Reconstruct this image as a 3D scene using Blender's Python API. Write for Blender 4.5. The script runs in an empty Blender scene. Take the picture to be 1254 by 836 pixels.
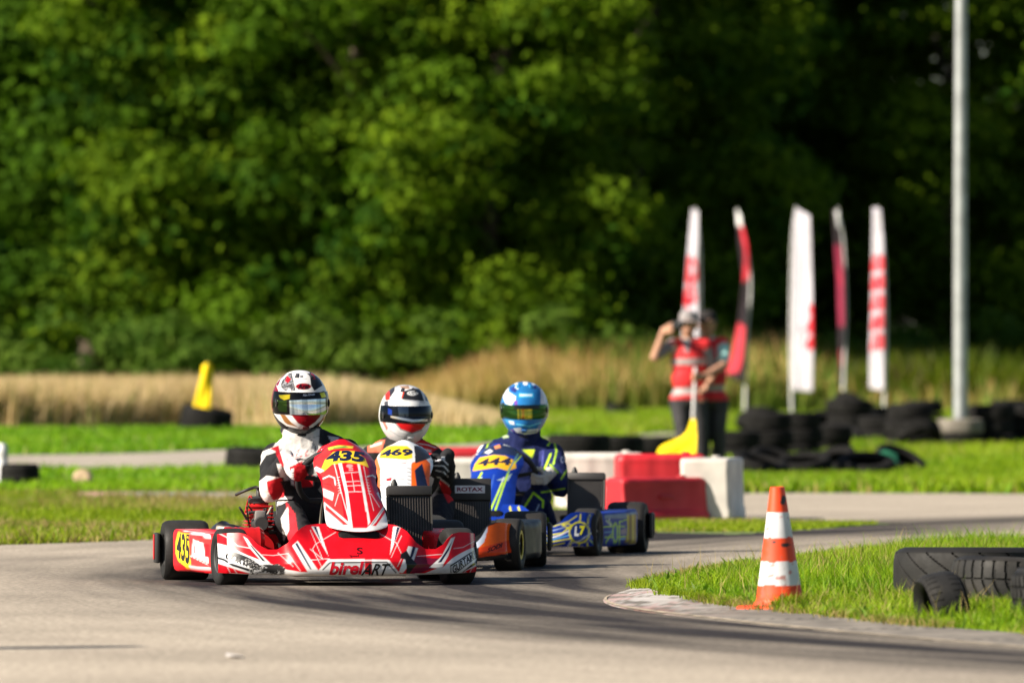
import bpy, bmesh, math, random
import numpy as np
from mathutils import Vector, Matrix, noise
from mathutils.bvhtree import BVHTree

random.seed(7)
rng = np.random.default_rng(7)
SC = bpy.context.scene
COL = SC.collection
R = math.radians

# ------------------------------------------------------------------ camera, sky, sun, exposure
FPX, CX, HY, CAMZ = 10450.0, 627.0, 485.0, 0.85      # focal length in photo pixels, centre column, horizon row, camera height
cam = bpy.data.cameras.new('camera')
cam.sensor_width = 36.0
cam.lens = FPX / 1254.0 * 36.0
cam.shift_y = (HY - 418.0) / 1254.0
cam.clip_start, cam.clip_end = 0.5, 2000.0
cam.dof.use_dof = True
cam.dof.focus_distance = 38.5
cam.dof.aperture_fstop = 4.9
co = bpy.data.objects.new('camera', cam)
co.location = (0, 0, CAMZ)
co.rotation_euler = (R(90), 0, 0)
COL.objects.link(co)
SC.camera = co

SUN_EL, SUN_AZ = 32.0, 26.0          # height; degrees towards the camera from straight left
a, e = R(SUN_AZ), R(SUN_EL)
SDIR = Vector((-math.cos(a) * math.cos(e), -math.sin(a) * math.cos(e), math.sin(e)))
world = bpy.data.worlds.new('World')
SC.world = world
world.use_nodes = True
wn = world.node_tree
sky = wn.nodes.new('ShaderNodeTexSky')
sky.sky_type = 'NISHITA'
sky.sun_disc = False
sky.sun_elevation = R(SUN_EL)
sky.sun_rotation = math.atan2(SDIR.x, SDIR.y)
sky.air_density, sky.dust_density, sky.ozone_density = 1.0, 1.0, 1.0
bg = wn.nodes['Background']
bg.inputs['Strength'].default_value = 0.05
wn.links.new(sky.outputs[0], bg.inputs[0])
sun = bpy.data.lights.new('sun', 'SUN')
sun.energy, sun.angle, sun.color = 5.0, R(0.5), (1.0, 0.90, 0.76)
so = bpy.data.objects.new('sun', sun)
so.rotation_euler = (-SDIR).to_track_quat('-Z', 'Y').to_euler()
so.location = SDIR * 50
COL.objects.link(so)
SC.view_settings.view_transform = 'Standard'
SC.view_settings.look = 'None'
SC.view_settings.exposure = 1.15
SC.view_settings.gamma = 1.0
SC.view_settings.use_curve_mapping = False
SC.render.engine = 'CYCLES'
SC.cycles.use_denoising = True
SC.cycles.max_bounces = 6
SC.cycles.diffuse_bounces = 3
SC.cycles.glossy_bounces = 3
SC.cycles.transmission_bounces = 4
SC.cycles.transparent_max_bounces = 6

# ------------------------------------------------------------------ helpers
def lin(h):
    h = h.lstrip('#')
    c = [int(h[i:i + 2], 16) / 255 for i in (0, 2, 4)]
    return tuple(x / 12.92 if x <= 0.04045 else ((x + 0.055) / 1.055) ** 2.4 for x in c)

def sstep(a, b, x):
    t = np.clip((x - a) / (b - a), 0, 1)
    return t * t * (3 - 2 * t)

def gz(X, Y):
    """height of the ground"""
    w = sstep(0.0, 1.6, X)
    l = 0.42 * sstep(62, 105, Y)
    r = 0.45 * sstep(80, 135, Y)
    return l * (1 - w) + r * w + 0.35 * sstep(135, 172, Y)

def g_at(px, py):
    """ground point seen at a photo pixel"""
    lo, hi = 12.0, 168.0
    for _ in range(50):
        d = (lo + hi) / 2
        X = (px - CX) * d / FPX
        y = HY + (CAMZ - float(gz(X, d))) * FPX / d
        if y > py: lo = d
        else: hi = d
    return X, d

def at(px, py, d):
    return Vector(((px - CX) * d / FPX, d, CAMZ - (py - HY) * d / FPX))

def topx(V):
    V = np.asarray(V)
    return np.stack([CX + FPX * V[:, 0] / V[:, 1], HY + FPX * (CAMZ - V[:, 2]) / V[:, 1]], 1)

def catmull(pts, n):
    pts = [np.array(p, float) for p in pts]
    out = []
    for i in range(len(pts) - 1):
        p0 = pts[max(i - 1, 0)]; p1 = pts[i]; p2 = pts[i + 1]; p3 = pts[min(i + 2, len(pts) - 1)]
        for k in range(n):
            t = k / n
            out.append(0.5 * ((2 * p1) + (-p0 + p2) * t + (2 * p0 - 5 * p1 + 4 * p2 - p3) * t * t + (-p0 + 3 * p1 - 3 * p2 + p3) * t ** 3))
    out.append(pts[-1])
    return out

def inpoly(P, poly):
    poly = np.asarray(poly, float)
    x, y = P[:, 0], P[:, 1]
    ins = np.zeros(len(P), bool)
    j = len(poly) - 1
    for i in range(len(poly)):
        xi, yi = poly[i]; xj, yj = poly[j]
        if yi != yj:
            c = ((yi > y) != (yj > y)) & (x < (xj - xi) * (y - yi) / (yj - yi) + xi)
            ins ^= c
        j = i
    return ins

def segdist(P, A, B):
    A = np.asarray(A, float); B = np.asarray(B, float)
    d = B - A
    t = np.clip(((P - A) @ d) / max(d @ d, 1e-9), 0, 1)
    return np.linalg.norm(P - A - t[:, None] * d, axis=1)

def soft_in(P, poly, soft):
    dist = np.full(len(P), 1e9)
    for i in range(len(poly)):
        dist = np.minimum(dist, segdist(P, poly[i], poly[(i + 1) % len(poly)]))
    sd = np.where(inpoly(P, poly), dist, -dist)
    return np.clip(sd / soft + 0.5, 0, 1)

def F(ox, oy, k):
    """frame of an enlarged crop: returns a converter from crop to photo pixels"""
    return lambda pts: [(ox + x / k, oy + y / k) for x, y in pts]

def vnoise(P, scale, seed=0.0):
    return np.array([noise.noise(Vector((p[0] * scale + seed, p[1] * scale - seed, (p[2] if len(p) > 2 else 0) * scale + 3.3 * seed))) for p in P])

def paint(C, P, layers, soft=0.7):
    """C colours, P photo-space positions, layers painted one over another"""
    for L in layers:
        k = L[0]
        if k == 'p':
            w = soft_in(P, L[2], soft)
        elif k == 'l':
            dist = np.full(len(P), 1e9)
            for A, B in zip(L[3][:-1], L[3][1:]): dist = np.minimum(dist, segdist(P, A, B))
            w = np.clip((L[2] / 2 - dist) / soft + 0.5, 0, 1)
        elif k == 'n':
            w = soft_in(P, L[2], 2.0) * np.clip((vnoise(P, L[3], 5.1) + 0.6 * vnoise(P, L[3] * 2.7, 9.7) - L[4]) / 0.12, 0, 1)
        elif k == 'e':
            (cx, cy), (rx, ry) = L[2]
            q = np.sqrt(((P[:, 0] - cx) / rx) ** 2 + ((P[:, 1] - cy) / ry) ** 2)
            w = np.clip((1 - q) * min(rx, ry) / soft + 0.5, 0, 1)
        C[:] = C * (1 - w[:, None]) + np.array(L[1])[None, :] * w[:, None]
    return C

class MB:
    """collects shapes for ONE mesh object"""
    def __init__(s):
        s.v, s.f, s.m, s.c = [], [], [], []
    def add(s, V, Fs, col, mat=0):
        o = len(s.v)
        s.v += [tuple(map(float, p)) for p in V]
        s.f += [tuple(i + o for i in f) for f in Fs]
        s.m += [mat] * len(Fs)
        s.c += [tuple(col)] * len(V) if not isinstance(col, np.ndarray) else [tuple(c) for c in col]
        return o
    def box(s, c, size, col, mat=0, rot=None, bev=0.0):
        bm = bmesh.new()
        bmesh.ops.create_cube(bm, size=1.0)
        bmesh.ops.scale(bm, vec=size, verts=bm.verts)
        if bev: bmesh.ops.bevel(bm, geom=list(bm.edges), offset=bev, segments=2, affect='EDGES', profile=0.5)
        Mx = Matrix.Translation(c) @ (rot if rot is not None else Matrix.Identity(4))
        bm.verts.index_update()
        s.add([Mx @ v.co for v in bm.verts], [[v.index for v in f.verts] for f in bm.faces], col, mat)
        bm.free()
    def tube(s, pts, r, col, mat=0, n=10, caps=True):
        pts = [Vector(p) for p in pts]
        rs = r if isinstance(r, (list, tuple)) else [r] * len(pts)
        V, Fs = [], []
        up = None
        for i, p in enumerate(pts):
            t = (pts[min(i + 1, len(pts) - 1)] - pts[max(i - 1, 0)]).normalized()
            if up is None:
                up = t.orthogonal().normalized()
            else:
                up = (up - t * up.dot(t))
                up = up.normalized() if up.length > 1e-6 else t.orthogonal().normalized()
            b = t.cross(up)
            for k in range(n):
                an = 2 * math.pi * k / n
                V.append(p + (up * math.cos(an) + b * math.sin(an)) * rs[i])
        for i in range(len(pts) - 1):
            for k in range(n):
                Fs.append((i * n + k, i * n + (k + 1) % n, (i + 1) * n + (k + 1) % n, (i + 1) * n + k))
        if caps:
            Fs.append(tuple(range(n - 1, -1, -1)))
            Fs.append(tuple((len(pts) - 1) * n + k for k in range(n)))
        s.add(V, Fs, col, mat)
    def lathe(s, prof, axis, c, col, mat=0, n=40, Mx=None, closed=False):
        """prof: (radius, along-axis) pairs"""
        V, Fs = [], []
        for (r, h) in prof:
            for k in range(n):
                an = 2 * math.pi * k / n
                u, w = r * math.cos(an), r * math.sin(an)
                p = {'x': (h, u, w), 'y': (w, h, u), 'z': (u, w, h)}[axis]
                p = Vector(p)
                if Mx is not None: p = Mx @ p
                V.append(p + Vector(c))
        L = len(prof)
        for i in range(L if closed else L - 1):
            for k in range(n):
                j = (i + 1) % L
                Fs.append((i * n + k, i * n + (k + 1) % n, j * n + (k + 1) % n, j * n + k))
        cols = col
        s.add(V, Fs, cols, mat)
    def grid(s, fn, nu, nv, col, mat=0, thick=0.0, closed_u=False):
        """fn(u,v)->point, u,v in 0..1 ; with thickness becomes a closed shell"""
        V = [Vector(fn(i / nu, j / nv)) for j in range(nv + 1) for i in range(nu + 1)]
        W = nu + 1
        Fs = [(j * W + i, j * W + i + 1, (j + 1) * W + i + 1, (j + 1) * W + i) for j in range(nv) for i in range(nu)]
        if thick:
            N = [Vector() for _ in V]
            for f in Fs:
                nrm = (V[f[2]] - V[f[0]]).cross(V[f[3]] - V[f[1]])
                for i in f: N[i] += nrm
            o = len(V)
            V2 = [p - (n_.normalized() if n_.length > 1e-12 else Vector((0, -1, 0))) * thick for p, n_ in zip(V, N)]
            B = [tuple(o + i for i in reversed(f)) for f in Fs]
            ed = [j * W for j in range(nv + 1)] + [nv * W + i for i in range(1, nu + 1)] + [j * W + nu for j in range(nv - 1, -1, -1)] + [i for i in range(nu - 1, 0, -1)]
            B += [(ed[k], ed[(k + 1) % len(ed)], o + ed[(k + 1) % len(ed)], o + ed[k]) for k in range(len(ed))]
            V += V2; Fs = Fs + B
        s.add(V, Fs, col, mat)
    def paint(s, M, layers, start=0, soft=0.7, end=None):
        if not layers: return
        Wv = np.array([tuple(M @ Vector(p)) for p in s.v[start:end]])
        C = np.array(s.c[start:end], float)
        paint(C, topx(Wv), layers, soft)
        s.c[start:end] = [tuple(c) for c in C]
    def bvh(s, M):
        return BVHTree.FromPolygons([M @ Vector(p) for p in s.v], s.f)
    def text(s, M, bvh, txt, quad, col, mat=0, bold=0.0, shear=0.0, off=0.0015, arc=0.0):
        """lettering laid on the surface; quad = photo pixels TL,TR,BR,BL"""
        V, Fs = text_mesh(txt, bold, shear)
        TL, TR, BR, BL = [np.array(q, float) for q in quad]
        Mi = M.inverted()
        out, ok = [], True
        cam0 = Vector((0, 0, CAMZ))
        for (u, v) in V:
            p = (BL * (1 - u) + BR * u) * (1 - v) + (TL * (1 - u) + TR * u) * v
            p = p - np.array([0, arc * (1 - (2 * u - 1) ** 2)])
            d = at(p[0], p[1], 100.0) - cam0
            h = bvh.ray_cast(cam0, d.normalized())
            if h[0] is None:
                out.append(None)
            else:
                nrm = h[1]
                if nrm.dot(d) > 0: nrm = -nrm
                out.append(Mi @ (h[0] + nrm * off))
        keep = [f for f in Fs if all(out[i] is not None for i in f)]
        keep = [f for f in keep if max((out[i] - out[f[0]]).length for i in f) < 0.08]
        out = [o if o is not None else Vector((0, 0, 0)) for o in out]
        used = sorted({i for f in keep for i in f})
        mp = {j: k for k, j in enumerate(used)}
        if keep: s.add([out[i] for i in used], [tuple(mp[i] for i in f) for f in keep], col, mat)
    def build(s, name, mats, parent=None, angle=40, loc=None):
        me = bpy.data.meshes.new(name)
        me.from_pydata(s.v, [], s.f)
        at_ = me.color_attributes.new('Col', 'FLOAT_COLOR', 'POINT')
        cc = np.ones((len(s.v), 4), np.float32)
        cc[:, :3] = np.array(s.c, np.float32).reshape(-1, 3)
        at_.data.foreach_set('color', cc.ravel())
        if not isinstance(mats, (list, tuple)): mats = [mats]
        for m in mats: me.materials.append(m)
        me.polygons.foreach_set('material_index', np.array(s.m, np.int32))
        bm = bmesh.new(); bm.from_mesh(me)
        bmesh.ops.recalc_face_normals(bm, faces=bm.faces)
        bm.to_mesh(me); bm.free()
        me.polygons.foreach_set('use_smooth', np.ones(len(me.polygons), bool))
        me.set_sharp_from_angle(angle=R(angle))
        me.update()
        o = bpy.data.objects.new(name, me)
        COL.objects.link(o)
        if parent is not None: o.parent = parent
        if loc is not None: o.location = loc
        return o

_tcache = {}
def text_mesh(txt, bold, shear):
    key = (txt, bold, shear)
    if key in _tcache: return _tcache[key]
    cu = bpy.data.curves.new('lettering', 'FONT')
    cu.body = txt; cu.offset = bold; cu.shear = shear; cu.resolution_u = 4
    ob = bpy.data.objects.new('lettering', cu)
    COL.objects.link(ob)
    dg = bpy.context.evaluated_depsgraph_get()
    me = bpy.data.meshes.new_from_object(ob.evaluated_get(dg))
    bm = bmesh.new(); bm.from_mesh(me)
    xs = [v.co.x for v in bm.verts]; ys = [v.co.y for v in bm.verts]
    x0, x1, y0, y1 = min(xs), max(xs), min(ys), max(ys)
    nx = 5 * len(txt)
    for i in range(1, nx):
        bmesh.ops.bisect_plane(bm, geom=list(bm.verts) + list(bm.edges) + list(bm.faces), plane_co=(x0 + (x1 - x0) * i / nx, 0, 0), plane_no=(1, 0, 0))
    for i in range(1, 5):
        bmesh.ops.bisect_plane(bm, geom=list(bm.verts) + list(bm.edges) + list(bm.faces), plane_co=(0, y0 + (y1 - y0) * i / 5, 0), plane_no=(0, 1, 0))
    bm.verts.index_update()
    V = [((v.co.x - x0) / (x1 - x0), (v.co.y - y0) / (y1 - y0)) for v in bm.verts]
    Fs = [tuple(v.index for v in f.verts) for f in bm.faces]
    bm.free()
    bpy.data.objects.remove(ob); bpy.data.curves.remove(cu); bpy.data.meshes.remove(me)
    _tcache[key] = (V, Fs)
    return V, Fs

def empty(name, loc, rz=0.0):
    o = bpy.data.objects.new(name, None)
    o.empty_display_size = 0.2
    o.location = loc
    o.rotation_euler = (0, 0, rz)
    COL.objects.link(o)
    return o

def tag(o, label=None, cat=None, group=None, kind=None):
    if label: o['label'] = label
    if cat: o['category'] = cat
    if group: o['group'] = group
    if kind: o['kind'] = kind
    return o

def MM(loc, rz):
    return Matrix.Translation(loc) @ Matrix.Rotation(rz, 4, 'Z')

# ------------------------------------------------------------------ materials
def mat_new(name):
    m = bpy.data.materials.new(name); m.use_nodes = True
    nt = m.node_tree
    return m, nt, nt.nodes['Principled BSDF']

def colmat(name, rough=0.4, metal=0.0, coat=0.0, dirt=0.12, dscale=9.0, bump=0.0, bscale=60.0, spec=0.5, sheen=0.0, rvar=0.12):
    """surface whose paint is the mesh's own colour attribute, with procedural wear"""
    m, nt, b = mat_new(name)
    at_ = nt.nodes.new('ShaderNodeVertexColor'); at_.layer_name = 'Col'
    tc = nt.nodes.new('ShaderNodeTexCoord')
    nz = nt.nodes.new('ShaderNodeTexNoise'); nz.inputs['Scale'].default_value = dscale; nz.inputs['Detail'].default_value = 6
    nt.links.new(tc.outputs['Object'], nz.inputs['Vector'])
    mr = nt.nodes.new('ShaderNodeMapRange'); mr.inputs[1].default_value = 0.35; mr.inputs[2].default_value = 0.7
    mr.inputs[3].default_value = 1.0 - dirt; mr.inputs[4].default_value = 1.0 + dirt * 0.4
    nt.links.new(nz.outputs[0], mr.inputs[0])
    mx = nt.nodes.new('ShaderNodeMix'); mx.data_type = 'RGBA'; mx.blend_type = 'MULTIPLY'; mx.inputs[0].default_value = 1.0
    nt.links.new(at_.outputs[0], mx.inputs[6]); nt.links.new(mr.outputs[0], mx.inputs[7])
    nt.links.new(mx.outputs[2], b.inputs['Base Color'])
    rr = nt.nodes.new('ShaderNodeMapRange'); rr.inputs[1].default_value = 0.3; rr.inputs[2].default_value = 0.7
    rr.inputs[3].default_value = min(1, rough + rvar); rr.inputs[4].default_value = max(0.03, rough - rvar * 0.3)
    nt.links.new(nz.outputs[0], rr.inputs[0]); nt.links.new(rr.outputs[0], b.inputs['Roughness'])
    b.inputs['Metallic'].default_value = metal
    b.inputs['Coat Weight'].default_value = coat
    b.inputs['Coat Roughness'].default_value = 0.12
    b.inputs['Specular IOR Level'].default_value = spec
    if sheen: b.inputs['Sheen Weight'].default_value = sheen
    if bump:
        n2 = nt.nodes.new('ShaderNodeTexNoise'); n2.inputs['Scale'].default_value = bscale; n2.inputs['Detail'].default_value = 4
        nt.links.new(tc.outputs['Object'], n2.inputs['Vector'])
        bp = nt.nodes.new('ShaderNodeBump'); bp.inputs['Strength'].default_value = bump; bp.inputs['Distance'].default_value = 0.01
        nt.links.new(n2.outputs[0], bp.inputs['Height']); nt.links.new(bp.outputs[0], b.inputs['Normal'])
    return m

M_GLOSS = colmat('gloss_paint', 0.11, coat=0.0, dirt=0.22, dscale=13, spec=0.22, rvar=0.08)
M_SATIN = colmat('satin_paint', 0.45, dirt=0.14, spec=0.3)
M_PLAS = colmat('satin_plastic', 0.5, dirt=0.18)
M_RUB = colmat('rubber', 0.6, dirt=0.3, dscale=14, bump=0.12, bscale=90, spec=0.22)
M_ORUB = colmat('old_rubber', 0.85, dirt=0.4, dscale=9, bump=0.2, bscale=60, spec=0.08)
M_FAB = colmat('fabric', 0.85, dirt=0.15, dscale=12, bump=0.35, bscale=45, spec=0.2)
M_MET = colmat('metal', 0.32, metal=1.0, dirt=0.2)
M_VIS = colmat('visor', 0.08, metal=0.85, dirt=0.05, rvar=0.02)
M_SKIN = colmat('skin_and_cloth', 0.7, dirt=0.12, bump=0.15, bscale=40)
M_OLD = colmat('weathered_plastic', 0.5, dirt=0.22, dscale=5, bump=0.08, bscale=12)
M_STONE = colmat('concrete', 0.9, dirt=0.35, dscale=7, bump=0.4, bscale=25)

def leafmat(name, trans=0.35, rough=0.55, spec=0.2):
    m, nt, b = mat_new(name)
    at_ = nt.nodes.new('ShaderNodeVertexColor'); at_.layer_name = 'Col'
    nt.links.new(at_.outputs[0], b.inputs['Base Color'])
    b.inputs['Roughness'].default_value = rough
    b.inputs['Specular IOR Level'].default_value = spec
    tr = nt.nodes.new('ShaderNodeBsdfTranslucent')
    hs = nt.nodes.new('ShaderNodeMix'); hs.data_type = 'RGBA'; hs.blend_type = 'MULTIPLY'; hs.inputs[0].default_value = 1.0
    hs.inputs[7].default_value = (1.05, 1.25, 0.55, 1)
    nt.links.new(at_.outputs[0], hs.inputs[6]); nt.links.new(hs.outputs[2], tr.inputs[0])
    mx = nt.nodes.new('ShaderNodeMixShader'); mx.inputs[0].default_value = trans
    nt.links.new(b.outputs[0], mx.inputs[1]); nt.links.new(tr.outputs[0], mx.inputs[2])
    nt.links.new(mx.outputs[0], nt.nodes['Material Output'].inputs[0])
    return m
M_LEAF = leafmat('leaves', 0.28, 0.8, spec=0.08)
M_GRASS = leafmat('grass_blades', 0.4)
M_STRAW = leafmat('straw', 0.3, 0.7)

def ground_mat(name, c1, c2, c3, s1=0.5, s2=6.0):
    m, nt, b = mat_new(name)
    tc = nt.nodes.new('ShaderNodeTexCoord')
    n1 = nt.nodes.new('ShaderNodeTexNoise'); n1.inputs['Scale'].default_value = s1; n1.inputs['Detail'].default_value = 8
    n2 = nt.nodes.new('ShaderNodeTexNoise'); n2.inputs['Scale'].default_value = s2; n2.inputs['Detail'].default_value = 6
    for n_ in (n1, n2): nt.links.new(tc.outputs['Object'], n_.inputs['Vector'])
    r1 = nt.nodes.new('ShaderNodeValToRGB')
    r1.color_ramp.elements[0].position = 0.35; r1.color_ramp.elements[0].color = (*c1, 1)
    r1.color_ramp.elements[1].position = 0.65; r1.color_ramp.elements[1].color = (*c2, 1)
    nt.links.new(n1.outputs[0], r1.inputs[0])
    r2 = nt.nodes.new('ShaderNodeMapRange'); r2.inputs[1].default_value = 0.45; r2.inputs[2].default_value = 0.75
    nt.links.new(n2.outputs[0], r2.inputs[0])
    mx = nt.nodes.new('ShaderNodeMix'); mx.data_type = 'RGBA'
    nt.links.new(r2.outputs[0], mx.inputs[0]); nt.links.new(r1.outputs[0], mx.inputs[6]); mx.inputs[7].default_value = (*c3, 1)
    nt.links.new(mx.outputs[2], b.inputs['Base Color'])
    b.inputs['Roughness'].default_value = 0.95
    bp = nt.nodes.new('ShaderNodeBump'); bp.inputs['Strength'].default_value = 0.5; bp.inputs['Distance'].default_value = 0.03
    nt.links.new(n2.outputs[0], bp.inputs['Height']); nt.links.new(bp.outputs[0], b.inputs['Normal'])
    return m

def asphalt_mat(name, base, dark, use_attr=True):
    m, nt, b = mat_new(name)
    tc = nt.nodes.new('ShaderNodeTexCoord')
    big = nt.nodes.new('ShaderNodeTexNoise'); big.inputs['Scale'].default_value = 0.7; big.inputs['Detail'].default_value = 6
    fine = nt.nodes.new('ShaderNodeTexNoise'); fine.inputs['Scale'].default_value = 42.0; fine.inputs['Detail'].default_value = 3
    gr = nt.nodes.new('ShaderNodeTexVoronoi'); gr.inputs['Scale'].default_value = 85.0
    for n_ in (big, fine, gr): nt.links.new(tc.outputs['Object'], n_.inputs['Vector'])
    # fine grain multiplies
    fr = nt.nodes.new('ShaderNodeMapRange'); fr.inputs[1].default_value = 0.3; fr.inputs[2].default_value = 0.7; fr.inputs[3].default_value = 0.60; fr.inputs[4].default_value = 1.42
    nt.links.new(fine.outputs[0], fr.inputs[0])
    br = nt.nodes.new('ShaderNodeMapRange'); br.inputs[1].default_value = 0.3; br.inputs[2].default_value = 0.7; br.inputs[3].default_value = 0.86; br.inputs[4].default_value = 1.12
    nt.links.new(big.outputs[0], br.inputs[0])
    ml = nt.nodes.new('ShaderNodeMath'); ml.operation = 'MULTIPLY'
    nt.links.new(fr.outputs[0], ml.inputs[0]); nt.links.new(br.outputs[0], ml.inputs[1])
    mx = nt.nodes.new('ShaderNodeMix'); mx.data_type = 'RGBA'
    mx.inputs[6].default_value = (*base, 1); mx.inputs[7].default_value = (*dark, 1)
    if use_attr:
        at_ = nt.nodes.new('ShaderNodeVertexColor'); at_.layer_name = 'Col'
        sp = nt.nodes.new('ShaderNodeSeparateColor'); nt.links.new(at_.outputs[0], sp.inputs[0])
        # streaks run along the racing line: G = across, B = along
        cmb = nt.nodes.new('ShaderNodeCombineXYZ')
        ga = nt.nodes.new('ShaderNodeMath'); ga.operation = 'MULTIPLY'; ga.inputs[1].default_value = 60.0
        gb = nt.nodes.new('ShaderNodeMath'); gb.operation = 'MULTIPLY'; gb.inputs[1].default_value = 6.0
        nt.links.new(sp.outputs[1], ga.inputs[0]); nt.links.new(sp.outputs[2], gb.inputs[0])
        nt.links.new(ga.outputs[0], cmb.inputs[0]); nt.links.new(gb.outputs[0], cmb.inputs[1])
        st = nt.nodes.new('ShaderNodeTexNoise'); st.inputs['Scale'].default_value = 2.2; st.inputs['Detail'].default_value = 5
        nt.links.new(cmb.outputs[0], st.inputs['Vector'])
        sr = nt.nodes.new('ShaderNodeMapRange'); sr.inputs[1].default_value = 0.3; sr.inputs[2].default_value = 0.68; sr.inputs[3].default_value = -0.42; sr.inputs[4].default_value = 0.38
        nt.links.new(st.outputs[0], sr.inputs[0])
        # streak strength grows with the rubber
        sm = nt.nodes.new('ShaderNodeMath'); sm.operation = 'MULTIPLY_ADD'; 
        nt.links.new(sr.outputs[0], sm.inputs[0])
        k = nt.nodes.new('ShaderNodeMath'); k.operation = 'MULTIPLY_ADD'; k.inputs[1].default_value = 0.8; k.inputs[2].default_value = 0.14
        nt.links.new(sp.outputs[0], k.inputs[0]); nt.links.new(k.outputs[0], sm.inputs[1]); nt.links.new(sp.outputs[0], sm.inputs[2])
        sm.use_clamp = True
        nt.links.new(sm.outputs[0], mx.inputs[0])
        rg = nt.nodes.new('ShaderNodeMapRange'); rg.inputs[3].default_value = 0.95; rg.inputs[4].default_value = 0.85
        nt.links.new(sm.outputs[0], rg.inputs[0]); nt.links.new(rg.outputs[0], b.inputs['Roughness'])
    else:
        mx.inputs[0].default_value = 0.0
        b.inputs['Roughness'].default_value = 0.95
    m2 = nt.nodes.new('ShaderNodeMix'); m2.data_type = 'RGBA'; m2.blend_type = 'MULTIPLY'; m2.inputs[0].default_value = 1.0
    nt.links.new(mx.outputs[2], m2.inputs[6]); nt.links.new(ml.outputs[0], m2.inputs[7])
    nt.links.new(m2.outputs[2], b.inputs['Base Color'])
    bp = nt.nodes.new('ShaderNodeBump'); bp.inputs['Strength'].default_value = 0.35; bp.inputs['Distance'].default_value = 0.006
    nt.links.new(gr.outputs[0], bp.inputs['Height']); nt.links.new(bp.outputs[0], b.inputs['Normal'])
    b.inputs['Specular IOR Level'].default_value = 0.06
    return m

M_SOIL = ground_mat('turf_soil', (0.075, 0.12, 0.018), (0.11, 0.15, 0.03), (0.14, 0.12, 0.05))
M_ASPH = asphalt_mat('track_asphalt', (0.375, 0.325, 0.263), (0.030, 0.027, 0.028))
M_ROAD = asphalt_mat('road_asphalt', (0.34, 0.30, 0.25), (0.05, 0.05, 0.05), False)

WHITE, BLACK, RED = (0.66, 0.66, 0.67), (0.012, 0.012, 0.014), (0.60, 0.006, 0.014)

# ------------------------------------------------------------------ the setting: ground, track, kerb, roads
def sheet(name, X, Y, zf, mat, colf=None, mask=None):
    XX, YY = np.meshgrid(X, Y)
    Z = zf(XX, YY)
    nx, ny = len(X), len(Y)
    V = np.stack([XX.ravel(), YY.ravel(), Z.ravel()], 1)
    ii = np.arange(ny - 1)[:, None] * nx + np.arange(nx - 1)[None, :]
    Q = np.stack([ii, ii + 1, ii + 1 + nx, ii + nx], -1).reshape(-1, 4)
    if mask is not None:
        cen = V[Q].mean(1)[:, :2]
        Q = Q[mask(cen)]
    me = bpy.data.meshes.new(name)
    me.from_pydata(V.tolist(), [], Q.tolist())
    if colf is not None:
        c = me.color_attributes.new('Col', 'FLOAT_COLOR', 'POINT')
        cc = np.ones((len(V), 4), np.float32); cc[:, :3] = colf(V)
        c.data.foreach_set('color', cc.ravel())
    me.materials.append(mat)
    me.polygons.foreach_set('use_smooth', np.ones(len(me.polygons), bool))
    bm = bmesh.new(); bm.from_mesh(me)
    loose = [v for v in bm.verts if not v.link_faces]
    bmesh.ops.delete(bm, geom=loose, context='VERTS')
    bm.to_mesh(me); bm.free()
    o = bpy.data.objects.new(name, me); COL.objects.link(o)
    return tag(o, kind='structure')

Yg = np.concatenate([np.arange(-40, 24, 8), np.arange(24, 182, 1.0), np.arange(182, 300, 6), np.arange(300, 901, 60)])
Xg = np.concatenate([np.arange(-500, -60, 40), np.arange(-60, -16, 4), np.arange(-16, 16, 0.5), np.arange(16, 60, 4), np.arange(60, 501, 40)])
sheet('ground', Xg, Yg, gz, M_SOIL)

G = lambda pts: [g_at(x, y) for x, y in pts]
# outer edge of the hairpin (far side), from the left lawn round to the right-hand road
outer = [(-7.0, 44.5)] + G([(0, 668), (90, 665), (200, 661), (310, 655), (430, 650), (560, 646), (700, 648), (790, 652), (900, 655), (1000, 648), (1060, 643), (1110, 641)])
mid_edge = G([(1060, 640), (960, 638), (905, 637)])
far_edge = G([(905, 604), (1080, 604), (1254, 605), (1500, 607)])
track_poly = [(-40, 8), (-40, 42)] + outer + mid_edge + far_edge + [(14, 62), (30, 55), (30, 8)]
kerb_out = catmull(G([(1010, 684), (900, 698), (830, 710), (775, 722), (741, 733), (748, 742), (790, 750), (850, 757), (950, 768), (1100, 782), (1254, 795), (1500, 815)]), 26)
kerb_in = catmull(G([(1011, 683.4), (905, 696), (845, 706), (800, 716), (792, 722), (810, 728), (840, 733), (890, 743), (960, 752), (1100, 767), (1254, 780), (1500, 800)]), 26)
island_back = G([(1011, 683), (1120, 675), (1254, 669), (1500, 664)])
island_poly = [tuple(p) for p in kerb_in] + [tuple(p) for p in island_back[::-1]]

def race_u(V):
    """distance from the racing line and run along it (a parabola round the apex)"""
    return V[:, 0] - (-1.05 + (V[:, 1] - 41.5) ** 2 / 66.0)
def track_col(V):
    u = race_u(V)
    w = 0.84 * np.exp(-(u / 0.80) ** 2) + 0.10 * sstep(33, 42, V[:, 1]) + 0.56 * np.exp(-((u - 0.8) / 1.2) ** 2) + 0.18 * np.exp(-((u + 0.4) / 1.8) ** 2)
    far = sstep(52, 58, V[:, 1])
    w = w * (1 - 0.35 * far)
    nz = vnoise(V * np.array([1, 0.4, 1]), 0.9, 2.0)
    w = np.clip(w * (1 + 0.25 * nz), 0, 0.9)
    return np.stack([w, (u + 8) / 40, V[:, 1] / 60], 1)
TX = np.concatenate([np.arange(-40, -6, 2), np.arange(-6, 8, 0.1), np.arange(8, 31, 2)])
TY = np.concatenate([np.arange(8, 22, 2), np.arange(22, 78, 0.14)])
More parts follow.
